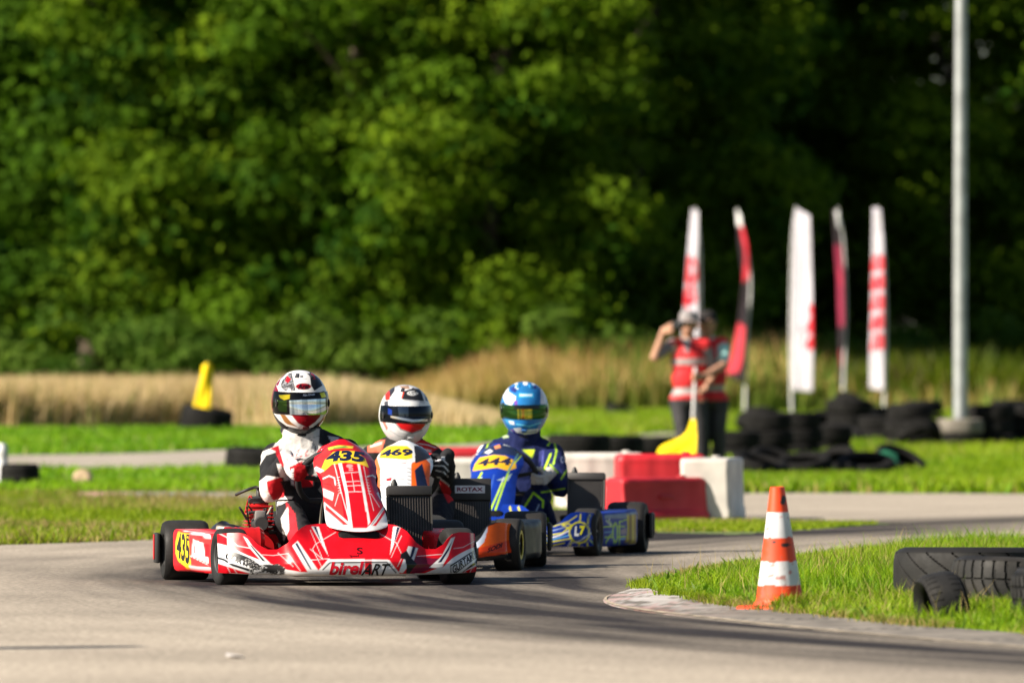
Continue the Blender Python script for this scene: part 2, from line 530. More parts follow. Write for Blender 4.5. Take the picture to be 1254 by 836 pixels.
# the track sheet follows its own outline: clip a fine grid to it
o = sheet('track', TX, TY, lambda X, Y: gz(X, Y) + 0.004, M_ASPH, track_col, lambda c: inpoly(c, track_poly))

def ribbon(name, A, B, z0, mat, z1=None, col=None, colf=None, steps=6, skirt=0.0):
    mb = MB()
    n = len(A)
    V, Fs = [], []
    for i in range(n):
        for k in range(steps + 1):
            t = k / steps
            x = A[i][0] * (1 - t) + B[i][0] * t; y = A[i][1] * (1 - t) + B[i][1] * t
            zz = z0 * (1 - t) + (z1 if z1 is not None else z0) * t
            V.append((x, y, float(gz(x, y)) + zz))
    W = steps + 1
    for i in range(n - 1):
        for k in range(steps):
            Fs.append((i * W + k, i * W + k + 1, (i + 1) * W + k + 1, (i + 1) * W + k))
    c = np.array([colf(p) for p in V]) if colf else (col or (0.5, 0.5, 0.5))
    mb.add(V, Fs, c)
    if skirt:
        S = [(p[0], p[1], p[2] - skirt) for p in V[0::W]]
        o_ = mb.add(S, [], (0.33, 0.3, 0.26))
        base = 0
        for i in range(n - 1):
            mb.f.append((i * W, (i + 1) * W, o_ + i + 1, o_ + i)); mb.m.append(0)
    return mb

def kerb_col(p):
    n1 = noise.noise(Vector((p[0] * 3, p[1] * 0.8, 1))); n2 = noise.noise(Vector((p[0] * 9, p[1] * 3, 7)))
    c = np.array((0.20, 0.175, 0.145)) * (1 + 0.4 * n1 + 0.3 * n2)
    if (p[1] + .3 * p[0]) % 1.25 < .07: c = c * .45
    tip = math.exp(-((p[0] - 0.47) / 0.30) ** 2) * math.exp(-((p[1] - 36.2) / 3.2) ** 2)
    if n2 + 0.6 * n1 > -0.15: c = c * (1 - 0.75 * tip) + np.array((0.62, 0.58, 0.56)) * 0.75 * tip
    if n2 - n1 > 0.25: c = c * (1 - 0.5 * tip) + np.array((0.40, 0.12, 0.10)) * 0.5 * tip
    return c
kb = ribbon('kerb', kerb_out, kerb_in, 0.006, M_STONE, 0.014, colf=kerb_col, steps=10, skirt=0.03)
k_o = kb.build('kerb', M_STONE); tag(k_o, kind='structure')
# painted rim along the outer lip of the kerb
ks = MB()
lip = [(a_[0] * 0.93 + b_[0] * 0.07, a_[1] * 0.93 + b_[1] * 0.07) for a_, b_ in zip(kerb_out, kerb_in)]
ks = ribbon('kerb_marking', [(a_[0] * .985 + b_[0] * .015, a_[1] * .985 + b_[1] * .015) for a_, b_ in zip(kerb_out, kerb_in)], lip, 0.0095, M_STONE, 0.0105,
            colf=lambda p: np.array((0.40, 0.33, 0.24)) * (1 + 0.6 * noise.noise(Vector((p[0] * 14, p[1] * 5, 0)))), steps=2)
tag(ks.build('kerb_marking', M_STONE), kind='structure')
# turf of the island
bm = bmesh.new()
ip = [tuple(p) for p in kerb_in] + [tuple(p) for p in island_back[::-1]]
bm.faces.new([bm.verts.new((x, y, 0.011)) for x, y in ip])
bmesh.ops.triangulate(bm, faces=bm.faces)
me = bpy.data.meshes.new('island_turf'); bm.to_mesh(me); bm.free(); me.materials.append(M_SOIL)
o = bpy.data.objects.new('island_turf', me); COL.objects.link(o); tag(o, kind='structure')
# turf tongue in front of the barriers is simply ground left bare; the far road behind the left lawn
roadA = catmull(G([(-260, 582), (0, 580), (150, 581), (290, 577), (450, 572), (620, 560), (780, 549), (850, 546)]), 8)
roadB = catmull(G([(-260, 558), (0, 558), (150, 556), (290, 551), (450, 548), (620, 540), (780, 533), (850, 531)]), 8)
tag(ribbon('road', roadA, roadB, 0.008, M_ROAD, steps=4).build('road', M_ROAD), kind='structure')
kA = catmull(G([(95, 612), (200, 613), (330, 615), (460, 617)]), 6)
kB = catmull(G([(96, 608), (200, 608), (330, 609), (460, 610)]), 6)
kc = lambda p: np.array((0.27, 0.24, 0.20)) * (1 + 0.5 * noise.noise(Vector((p[0] * 3, p[1], 0)))) if p[0] > -3.15 else np.array((0.42, 0.24, 0.17))
kk = ribbon('kerb', kA, kB, 0.03, M_STONE, 0.04, colf=kc, steps=2, skirt=0.06).build('kerb', M_STONE); tag(kk, kind='structure')

# ------------------------------------------------------------------ racing karts (local: x across, -y forwards, front axle at y=0)
NAVY = (0.010, 0.016, 0.05)
def tyre_prof(r, w, rim):
    h = w / 2
    return [(rim, -h * 0.80), (rim + 0.012, -h * 0.95), (r - 0.030, -h), (r - 0.014, -h * 0.97), (r - 0.005, -h * 0.86), (r - 0.001, -h * 0.70), (r, -h * 0.35), (r, 0), (r, h * 0.35),
            (r - 0.001, h * 0.70), (r - 0.005, h * 0.86), (r - 0.014, h * 0.97), (r - 0.030, h), (rim + 0.012, h * 0.95), (rim, h * 0.80)]

def wheel(root, x, y, r, w, steer=0.0, rimcol=(0.03, 0.03, 0.032), ring=None, side=1):
    rim = 0.066
    Mx = Matrix.Rotation(steer, 4, 'Z')
    hub = MB()
    hub.lathe([(0.001, side * w * 0.30), (0.03, side * w * 0.30), (0.035, side * w * 0.22), (0.055, side * w * 0.14), (0.058, side * w * 0.10), (0.001, side * w * 0.06)], 'x', (0, 0, 0), rimcol, 0, 24, Mx)
    for k in range(3):
        an = 2 * math.pi * k / 3 + 0.4
        p = Mx @ Vector((side * w * 0.31, 0.022 * math.cos(an), 0.022 * math.sin(an)))
        hub.lathe([(0.001, side * 0.008), (0.006, side * 0.008), (0.006, -side * 0.004), (0.001, -side * 0.004)], 'x', p, (0.5, 0.48, 0.45), 0, 8, Mx)
    wo = hub.build('wheel', M_MET if rimcol[0] > 0.1 else M_PLAS, root, loc=(x, y, r - 0.001))
    t = MB()
    P = tyre_prof(r, w, rim)
    t.lathe(P, 'x', (0, 0, 0), (0.016, 0.0155, 0.015), 0, 64, Mx, closed=True)
    # worn, dusty tread
    Vv = np.array(t.v); rad = np.sqrt((np.array([Mx.inverted() @ Vector(p) for p in t.v])[:, 1:] ** 2).sum(1))
    C = np.array(t.c); C[rad > r - 0.004] = (0.026, 0.0245, 0.023); t.c = [tuple(c) for c in C]
    # small maker's strip moulded on the sidewall
    t.build('tyre', M_RUB, wo)
    q = MB()
    q.lathe([(rim - 0.002, -w * 0.40), (rim + 0.006, -w * 0.44), (rim + 0.006, -w * 0.41), (rim - 0.006, -w * 0.36), (0.058, -w * 0.1), (0.058, w * 0.1), (rim - 0.006, w * 0.36), (rim + 0.006, w * 0.41), (rim + 0.006, w * 0.44), (rim - 0.002, w * 0.40)],
            'x', (0, 0, 0), rimcol, 0, 40, Mx)
    if ring is not None:
        q.lathe([(rim + 0.005, side * w * 0.44), (rim + 0.006, side * w * 0.455), (rim - 0.012, side * w * 0.45), (rim - 0.012, side * w * 0.42)], 'x', (0, 0, 0), ring, 0, 40, Mx)
    q.build('rim', M_MET if rimcol[0] > 0.1 else M_PLAS, wo)
    return wo

BX = [0, .14, .20, .225, .25, .29, .335, .38, .42, .445, .47, .50, .54, .585]
BZ = [.280, .279, .274, .262, .245, .195, .166, .166, .188, .215, .234, .240, .238, .232]
def bumper_fn(nx=0.585):
    def fn(u, v):
        x = (2 * u - 1) * nx
        ax = abs(x)
        ax = ax * 0.585 / nx
        zt = float(np.interp(ax, BX, BZ))
        zb = 0.048 + 0.012 * (ax / 0.585) ** 2
        z = zb + (zt - zb) * v
        yb = -0.375 + 0.21 * (ax / 0.585) ** 2.2           # plan curve of the lower lip
        cen = float(sstep(0.30, 0.12, ax)) if True else 0
        back = cen * 0.20 * max(0, (z - 0.11) / 0.17) ** 1.15 + (1 - cen) * 0.05 * max(0, (z - 0.10) / 0.13)
        lip = 0.022 * max(0, 1 - (z - zb) / 0.035) ** 2
        endc = 0.035 * float(sstep(0.55, 0.585, ax))   # rounded outer ends
        mid = 0.03 * math.exp(-((ax - 0.33) / 0.07) ** 2)
        return (x, yb + back + lip + endc + mid, z)
    return fn

FH = [(0, .128), (.05, .138), (.15, .140), (.30, .135), (.45, .127), (.58, .125), (.66, .135), (.73, .143), (.80, .141), (.87, .126), (.93, .106), (.97, .086), (1.0, .055)]
def fairing_fn(z0, z1, yb, yt, x0=0.0, ks=1.0):
    vv = [p[0] for p in FH]; ww = [p[1] * ks for p in FH]
    def fn(u, v):
        s_ = 2 * u - 1
        hw = float(np.interp(v, vv, ww))
        x = s_ * hw + x0
        z = z0 + (z1 - z0) * v - 0.02 * (s_ * s_) * (1 if v > 0.8 else v / 0.8) + 0.018 * s_ * s_ * max(0, 1 - v / 0.1) 
        y = yb + (yt - yb) * (v ** 1.15) + (0.060 + 0.02 * v) * abs(s_) ** 2.4
        return (x, y, z)
    return fn

def pod_outline(sg):
    pts = [(.44, .19), (.49, .175), (.53, .20), (.58, .30), (.63, .47), (.66, .62), (.675, .78), (.67, .86), (.64, .885), (.44, .885)]
    c = catmull(pts, 12)
    return [(sg * p[0], p[1]) for p in c]

def side_pod(root, M, sg, base, layers, top=None):
    mb = MB()
    out = pod_outline(sg)
    n = len(out)
    cx_, cy_ = sg * 0.57, 0.55
    lev = [(0.050, .03), (0.058, .012), (0.075, 0.002)] + [(0.075 + 0.13 * k / 22, 0.0) for k in range(1, 23)] + [(0.218, .004), (0.228, .012), (0.234, .028)]
    V, Fs = [], []
    for z, ins in lev:
        for (x, y) in out:
            dx, dy = cx_ - x, cy_ - y; L = math.hypot(dx, dy)
            V.append((x + dx / L * ins, y + dy / L * ins, z + 0.02 * (y - 0.5) * (z / 0.23)))
    for j in range(len(lev) - 1):
        for i in range(n):
            Fs.append((j * n + i, j * n + (i + 1) % n, (j + 1) * n + (i + 1) % n, (j + 1) * n + i))
    Fs.append(tuple((len(lev) - 1) * n + i for i in range(n)))
    Fs.append(tuple(range(n - 1, -1, -1)))
    mb.add(V, Fs, base)
    mb.paint(M, layers)
    return mb

def radiator(root, M, x, y, z0, z1, w, tank=0.03, sticker=None, tint=(0.022, 0.02, 0.02)):
    """water radiator: finned core, side rails, top tank with a filler cap; leans back a little"""
    lean = Matrix.Translation((x, y, z0)) @ Matrix.Rotation(R(-9), 4, 'X')
    H = z1 - z0
    c = MB()
    c.box(lean @ Vector((0, 0, H / 2 - tank / 2)), (w * 0.93, 0.030, H - tank), (0.008, 0.008, 0.008), 0, lean.to_3x3().to_4x4())
    n = 15
    for k in range(n):
        xx = -w * 0.45 + w * 0.9 * (k + 0.5) / n
        c.box(lean @ Vector((xx, -0.017, H / 2 - tank / 2)), (0.0035, 0.006, H - tank - 0.01), (0.05, 0.042, 0.038), 0, lean.to_3x3().to_4x4())
    for sx in (-1, 1):
        c.box(lean @ Vector((sx * w * 0.485, -0.002, H / 2 - tank / 2)), (w * 0.035, 0.046, H - tank - 0.001), (0.06, 0.055, 0.05), 0, lean.to_3x3().to_4x4())
    co_ = c.build('radiator', M_PLAS, root)
    t = MB()
    t.box(lean @ Vector((0, 0, H - tank / 2 + 0.001)), (w, 0.062, tank), tint, 0, lean.to_3x3().to_4x4(), 0.006)
    if sticker:
        b = t.bvh(M)
        t.paint(M, [])
        q, txt = sticker
        # the sticker plate itself
        st = MB()
        Lm = lean
        zc = H - tank * 0.50
        st.box(Lm @ Vector((-0.004, -0.0325, zc)), (w * 0.74, 0.002, 0.038), (0.80, 0.78, 0.80), 0, Lm.to_3x3().to_4x4())
        bb = st.bvh(M)
        P = topx([M @ (Lm @ Vector((sx * w * 0.32 - 0.004, -0.034, zc + sz * 0.0105))) for sx, sz in ((-1, 1), (1, 1), (1, -1), (-1, -1))])
        st.text(M, bb, txt, P, (0.22, 0.01, 0.04), 0, 0.035)
        st.build('sticker', M_GLOSS, co_)
    t.build('tank', M_PLAS, co_)
    k = MB()
    k.lathe([(0.016, 0), (0.016, 0.012), (0.012, 0.022), (0.006, 0.034), (0.001, 0.036)], 'z', lean @ Vector((-w * 0.33, 0, H - 0.001)), (0.02, 0.02, 0.02), 0, 16)
    k.build('filler_cap', M_PLAS, co_)
    h = MB()
    h.tube(catmull([lean @ Vector((w * 0.4, 0.03, 0.06)), lean @ Vector((w * 0.3, 0.12, 0.05)), (x - 0.1, y + 0.3, 0.12), (x - 0.25, y + 0.42, 0.16)], 6), 0.012, (0.015, 0.015, 0.015))
    h.build('hose', M_RUB, co_)
    return co_

def steering(root, y, z, x=0.0, rimc=(0.02, 0.02, 0.022), tilt=32):
    Mx = Matrix.Translation((x, y, z)) @ Matrix.Rotation(R(tilt), 4, 'X')
    w = MB()
    pts = []
    V, Fs = [], []
    n, k = 48, 10
    for i in range(n):
        an = 2 * math.pi * i / n
        rx, rz_ = 0.160, 0.150 if math.sin(an) > -0.5 else 0.150
        for j in range(k):
            b_ = 2 * math.pi * j / k
            rr = 0.0145 * math.cos(b_)
            p = Vector(((rx + rr) * math.cos(an), 0.0145 * math.sin(b_), max((rz_ + rr) * math.sin(an), -0.115 + rr)))
            V.append(Mx @ p)
    for i in range(n):
        for j in range(k):
            Fs.append((i * k + j, i * k + (j + 1) % k, ((i + 1) % n) * k + (j + 1) % k, ((i + 1) % n) * k + j))
    w.add(V, Fs, rimc)
    for an in (R(0), R(180), R(270)):
        e_ = Mx @ Vector((0.155 * math.cos(an), 0, 0.112 * math.sin(an) if an == R(270) else 0.02))
        w.tube([Mx @ Vector((0, -0.02, 0)), e_], [0.013, 0.009], (0.03, 0.03, 0.03), 0, 8)
    o_ = w.build('steering_wheel', M_RUB, root)
    d = MB()
    d.box(Mx @ Vector((0, 0.012, 0.035)), (0.12, 0.03, 0.065), (0.02, 0.02, 0.022), 0, Mx.to_3x3().to_4x4(), 0.006)
    d.build('display', M_PLAS, o_)
    return Mx

def chassis(root, col, y_rear=1.05):
    f = MB()
    for sg in (-1, 1):
        f.tube(catmull([(sg * .33, .92, .065), (sg * .32, .55, .065), (sg * .27, .22, .065), (sg * .16, -.08, .065), (sg * .15, -.20, .065)], 6), 0.015, col)
        f.tube(catmull([(sg * .34, .20, .07), (sg * .44, .24, .10), (sg * .53, .32, .10), (sg * .55, .60, .10), (sg * .44, .80, .10), (sg * .33, .86, .07)], 5), 0.010, (0.3, 0.3, 0.3))
        f.tube([(sg * .26, .0, .09), (sg * .50, .0, .128)], 0.012, (0.25, 0.25, 0.25))
    for y, hw in ((.0, .26), (.30, .29), (.78, .33), (.98, .36)):
        f.tube([(-hw, y, .066), (hw, y, .066)], 0.0145, col)
    f.tube(catmull([(-.30, -.20, .12), (-.2, -.27, .13), (.2, -.27, .13), (.30, -.20, .12)], 5), 0.010, (0.3, 0.3, 0.3))
    f.build('chassis_frame', M_GLOSS, root)
    t = MB(); t.box((0, .10, .046), (.50, .66, .004), (0.30, 0.29, 0.28)); t.build('floor_tray', M_MET, root)
    ax = MB(); ax.tube([(-.60, y_rear, .139), (.60, y_rear, .139)], 0.024, (0.35, 0.34, 0.33), 0, 16)
    ax.build('rear_axle', M_MET, root)
    c = MB(); c.tube([(0, .02, .13), (0, .33, .44)], 0.010, (0.3, 0.3, 0.3)); c.build('steering_column', M_MET, root)
    pd = MB()
    for nm, sg, cc in (('brake_pedal', -1, (.5, .05, .04)), ('throttle_pedal', 1, (.4, .4, .4))):
        p = MB(); p.tube([(sg * .13, -.10, .07), (sg * .13, -.14, .17)], 0.008, cc); p.box((sg * .13, -.145, .185), (.07, .012, .05), cc, 0, None, .004)
        p.build(nm, M_GLOSS, root)
    tk = MB(); tk.box((0, .20, .13), (.20, .22, .15), (0.45, 0.42, 0.36), 0, None, .03); tk.build('fuel_tank', M_PLAS, root)
    s = MB()
    def seat(u, v):
        an = (u - 0.5) * 1.0
        path = catmull([(.56, .07), (.70, .05), (.86, .06), (.97, .16), (1.04, .30), (1.07, .40)], 8)
        q = path[min(int(v * (len(path) - 1)), len(path) - 1)]
        w_ = .17 + .02 * math.sin(v * 3.1)
        rise = (2 * abs(u - .5)) ** 2.5
        return ((2 * u - 1) * w_, q[0] - rise * .10 * min(1, v * 2), q[1] + rise * (.16 if v < .6 else .16 * (1.4 - v) / .8))
    s.grid(seat, 24, 40, (0.02, 0.02, 0.022), 0, 0.006)
    s.build('seat', M_PLAS, root)
    rb = MB()
    rb.grid(lambda u, v: ((2 * u - 1) * .68, 1.20 + .05 * (1 - abs(2 * u - 1) ** 4), .08 + .15 * v), 40, 4, (0.02, 0.02, 0.02), 0, 0.03)
    return rb

def engine(root, x, y, red=True):
    c1 = (0.45, 0.012, 0.014) if red else (0.05, 0.05, 0.055)
    e_ = MB()
    e_.box((x, y, .16), (.19, .20, .15), c1, 0, None, .025)
    e_.lathe([(.001, -.115), (.055, -.115), (.062, -.105), (.062, -.09), (.045, -.085), (.045, .0)], 'y', (x, y, .16), c1, 0, 24)
    eo = e_.build('engine', M_GLOSS, root)
    cy = MB()
    for k in range(7):
        cy.box((x, y + .01, .245 + .017 * k), (.135 - .004 * k, .145 - .004 * k, .009), c1, 0, None, .003)
    cy.lathe([(.045, .23), (.045, .36), (.03, .37), (.001, .375)], 'z', (x, y + .01, 0), c1, 0, 20)
    cy.build('cylinder', M_GLOSS, eo)
    hd = MB(); hd.lathe([(.050, 0), (.052, .02), (.03, .03), (.012, .032), (.012, .07), (.008, .075), (.001, .075)], 'z', (x, y + .01, .362), (0.03, 0.03, 0.03), 0, 18)
    hd.tube(catmull([(x, y + .01, .42), (x - .02, y - .05, .435), (x - .07, y - .06, .42), (x - .11, y - .02, .40)], 5), .007, (.015, .015, .015))
    hd.build('cylinder_head', M_PLAS, eo)
    cb = MB()
    cb.lathe([(.001, -.07), (.03, -.07), (.034, -.05), (.026, -.03), (.026, .03), (.033, .04), (.033, .07), (.001, .07)], 'y', (x - .015, y - .14, .27), (.035, .033, .032), 0, 18)
    cb.box((x - .015, y - .15, .305), (.05, .05, .05), (.20, .19, .18), 0, None, .008)
    cb.tube([(x - .07, y - .16, .32), (x - .015, y - .15, .325)], .007, (.05, .05, .05))
    cb.build('carburettor', M_PLAS, eo)
    sg = MB()
    sg.lathe([(.075, -.012), (.088, -.012), (.088, .012), (.075, .012)], 'x', (x + .135, y + .02, .15), (.03, .03, .03), 0, 30, closed=True)
    for k in range(14):
        an = 6.283 * k / 14
        sg.box((x + .135, y + .02 + .06 * math.cos(an), .15 + .06 * math.sin(an)), (.008, .010, .010), (.35, .34, .3))
    for k in range(60):   # drive chain with bright links
        an = 6.283 * k / 60
        sg.box((x + .135, y + .11 + .20 * math.cos(an), .19 + .13 * math.sin(an)), (.016, .013, .011), (.30, .29, .27) if k % 2 else (.03, .03, .03))
    sg.build('sprocket', M_PLAS, eo)
    wires = MB()
    for k in range(10):
        r_ = random.Random(k)
        p0 = (x + r_.uniform(-.08, .10), y + r_.uniform(-.1, .1), .2 + r_.uniform(0, .15)); p3 = (x + r_.uniform(-.05, .16), y + r_.uniform(-.1, .2), r_.uniform(.06, .4))
        wires.tube(catmull([p0, (p0[0] + r_.uniform(-.06, .06), p0[1] - .08, p0[2] + r_.uniform(0, .1)), (p3[0], p3[1] - .06, p3[2]), p3], 5), r_.choice([.004, .005, .008]), r_.choice([(.015,) * 3, (.02,) * 3, (.4, .38, .33), (.45, .02, .02)]), 0, 6)
    wires.build('cables', M_RUB, eo)
    ab = MB()
    ab.lathe([(.001, -.10), (.06, -.10), (.075, -.085), (.075, -.07)] + [(.075 - .004 * (k % 2), -.06 + .012 * k) for k in range(10)] + [(.075, .07), (.06, .09), (.001, .09)], 'x', (x - .12, y - .38, .185), c1, 0, 32)
    ab.build('air_box', M_GLOSS, root)
    ex = MB()
    ex.tube(catmull([(x - .05, y + .05, .22), (x - .14, y + .08, .24), (x - .17, y + .22, .2), (x - .12, y + .4, .17)], 6), [.026] * 7 + [.045] * 6 + [.05] * 5 + [.03], (0.16, 0.14, 0.12), 0, 14)
    ex.build('exhaust', M_MET, root)
    return eo

# ---- kart with red bodywork, number 435
def kart_place(fx, d, yaw):
    X = (fx - CX) * d / FPX
    return (X, d, 0.0), R(yaw)

def make_kart(cfg):
    loc, rz = kart_place(*cfg['place'])
    M = MM(loc, rz)
    root = empty('racing_kart', loc, rz)
    tag(root, cfg['label'], 'kart', 'karts racing in a line through the bend')
    rb = chassis(root, cfg['frame'])
    for k, (sg) in enumerate((-1, 1)):
        wheel(root, sg * .515, 0.0, .129, .132, R(cfg['steer']), cfg.get('rimc', (.03,) * 3), cfg.get('ring'), sg)
        wheel(root, sg * .595, 1.05, .140, .212, 0, cfg.get('rimc', (.03,) * 3), cfg.get('ring'), sg)
    q = rb
    q.paint(M, [])
    for sg in (-1, 1):
        q.box((sg * .715, 1.14, .15), (.022, .10, .14), (.02, .02, .02), 0, None, .008); q.box((sg * .729, 1.14, .155), (.005, .030, .115), cfg['rear_end'], 0, None, .002)
    q.build('rear_bumper', M_PLAS, root)
    # front bumper
    b = MB(); nu, nv = cfg.get('res', (200, 44))
    b.grid(bumper_fn(cfg.get('nx', .585)), nu, nv, cfg['base'], 0, 0.007)
    b.paint(M, cfg['bumper'])
    if cfg.get('bump_low'):
        C = np.array(b.c); z = np.array(b.v)[:, 2]; C[z < .058] = cfg['bump_low']; b.c = [tuple(c) for c in C]
    bv = b.bvh(M)
    for t in cfg['bumper_text']: b.text(M, bv, *t)
    if cfg.get('bumper_over'): b.paint(M, cfg['bumper_over'])
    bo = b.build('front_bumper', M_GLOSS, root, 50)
    # near-black box whose colour stands for the shade in the mouth under the fairing
    mo = MB(); mo.box((cfg['fair'][4] if len(cfg['fair']) > 4 else 0, -.16, .218), (.20, .20, .060), (.003, .003, .003), 0, None, .028)
    mo.build('mouth_shade', M_RUB, bo)
    # front fairing (number panel)
    f = MB(); f.grid(fairing_fn(*cfg['fair']), 90, 130, cfg['base'], 0, 0.005)
    f.paint(M, cfg['fairing'])
    fv = f.bvh(M)
    for t in cfg['fairing_text']: f.text(M, fv, *t)
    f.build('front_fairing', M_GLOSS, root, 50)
    st = MB()
    for sg in (-1, 1): st.tube(catmull([(sg * .10, .02, .08), (sg * .11, .0, .2), (sg * .08, .12, .36), (sg * .02, .24, .45)], 5), .007, cfg.get('stay', (.25, .22, .15)))
    st.build('fairing_stay', M_MET, root)
    for sg in (-1, 1):
        p = side_pod(root, M, sg, cfg.get('podc', cfg['base']), cfg['pod'])
        pv = p.bvh(M)
        for t in cfg.get('pod_text', []): p.text(M, pv, *t)
        p.build('side_pod', M_SATIN, root, 50)
    radiator(root, M, *cfg['rad'])
    engine(root, -.30, .66, cfg['eng_red'])
    cfg['M'], cfg['root'] = M, root
    cfg['wheel'] = steering(root, .36, cfg.get('swz', .47), cfg.get('swx', 0), (.02, .02, .022) if not cfg.get('redwheel') else (.30, .01, .015))
    return root

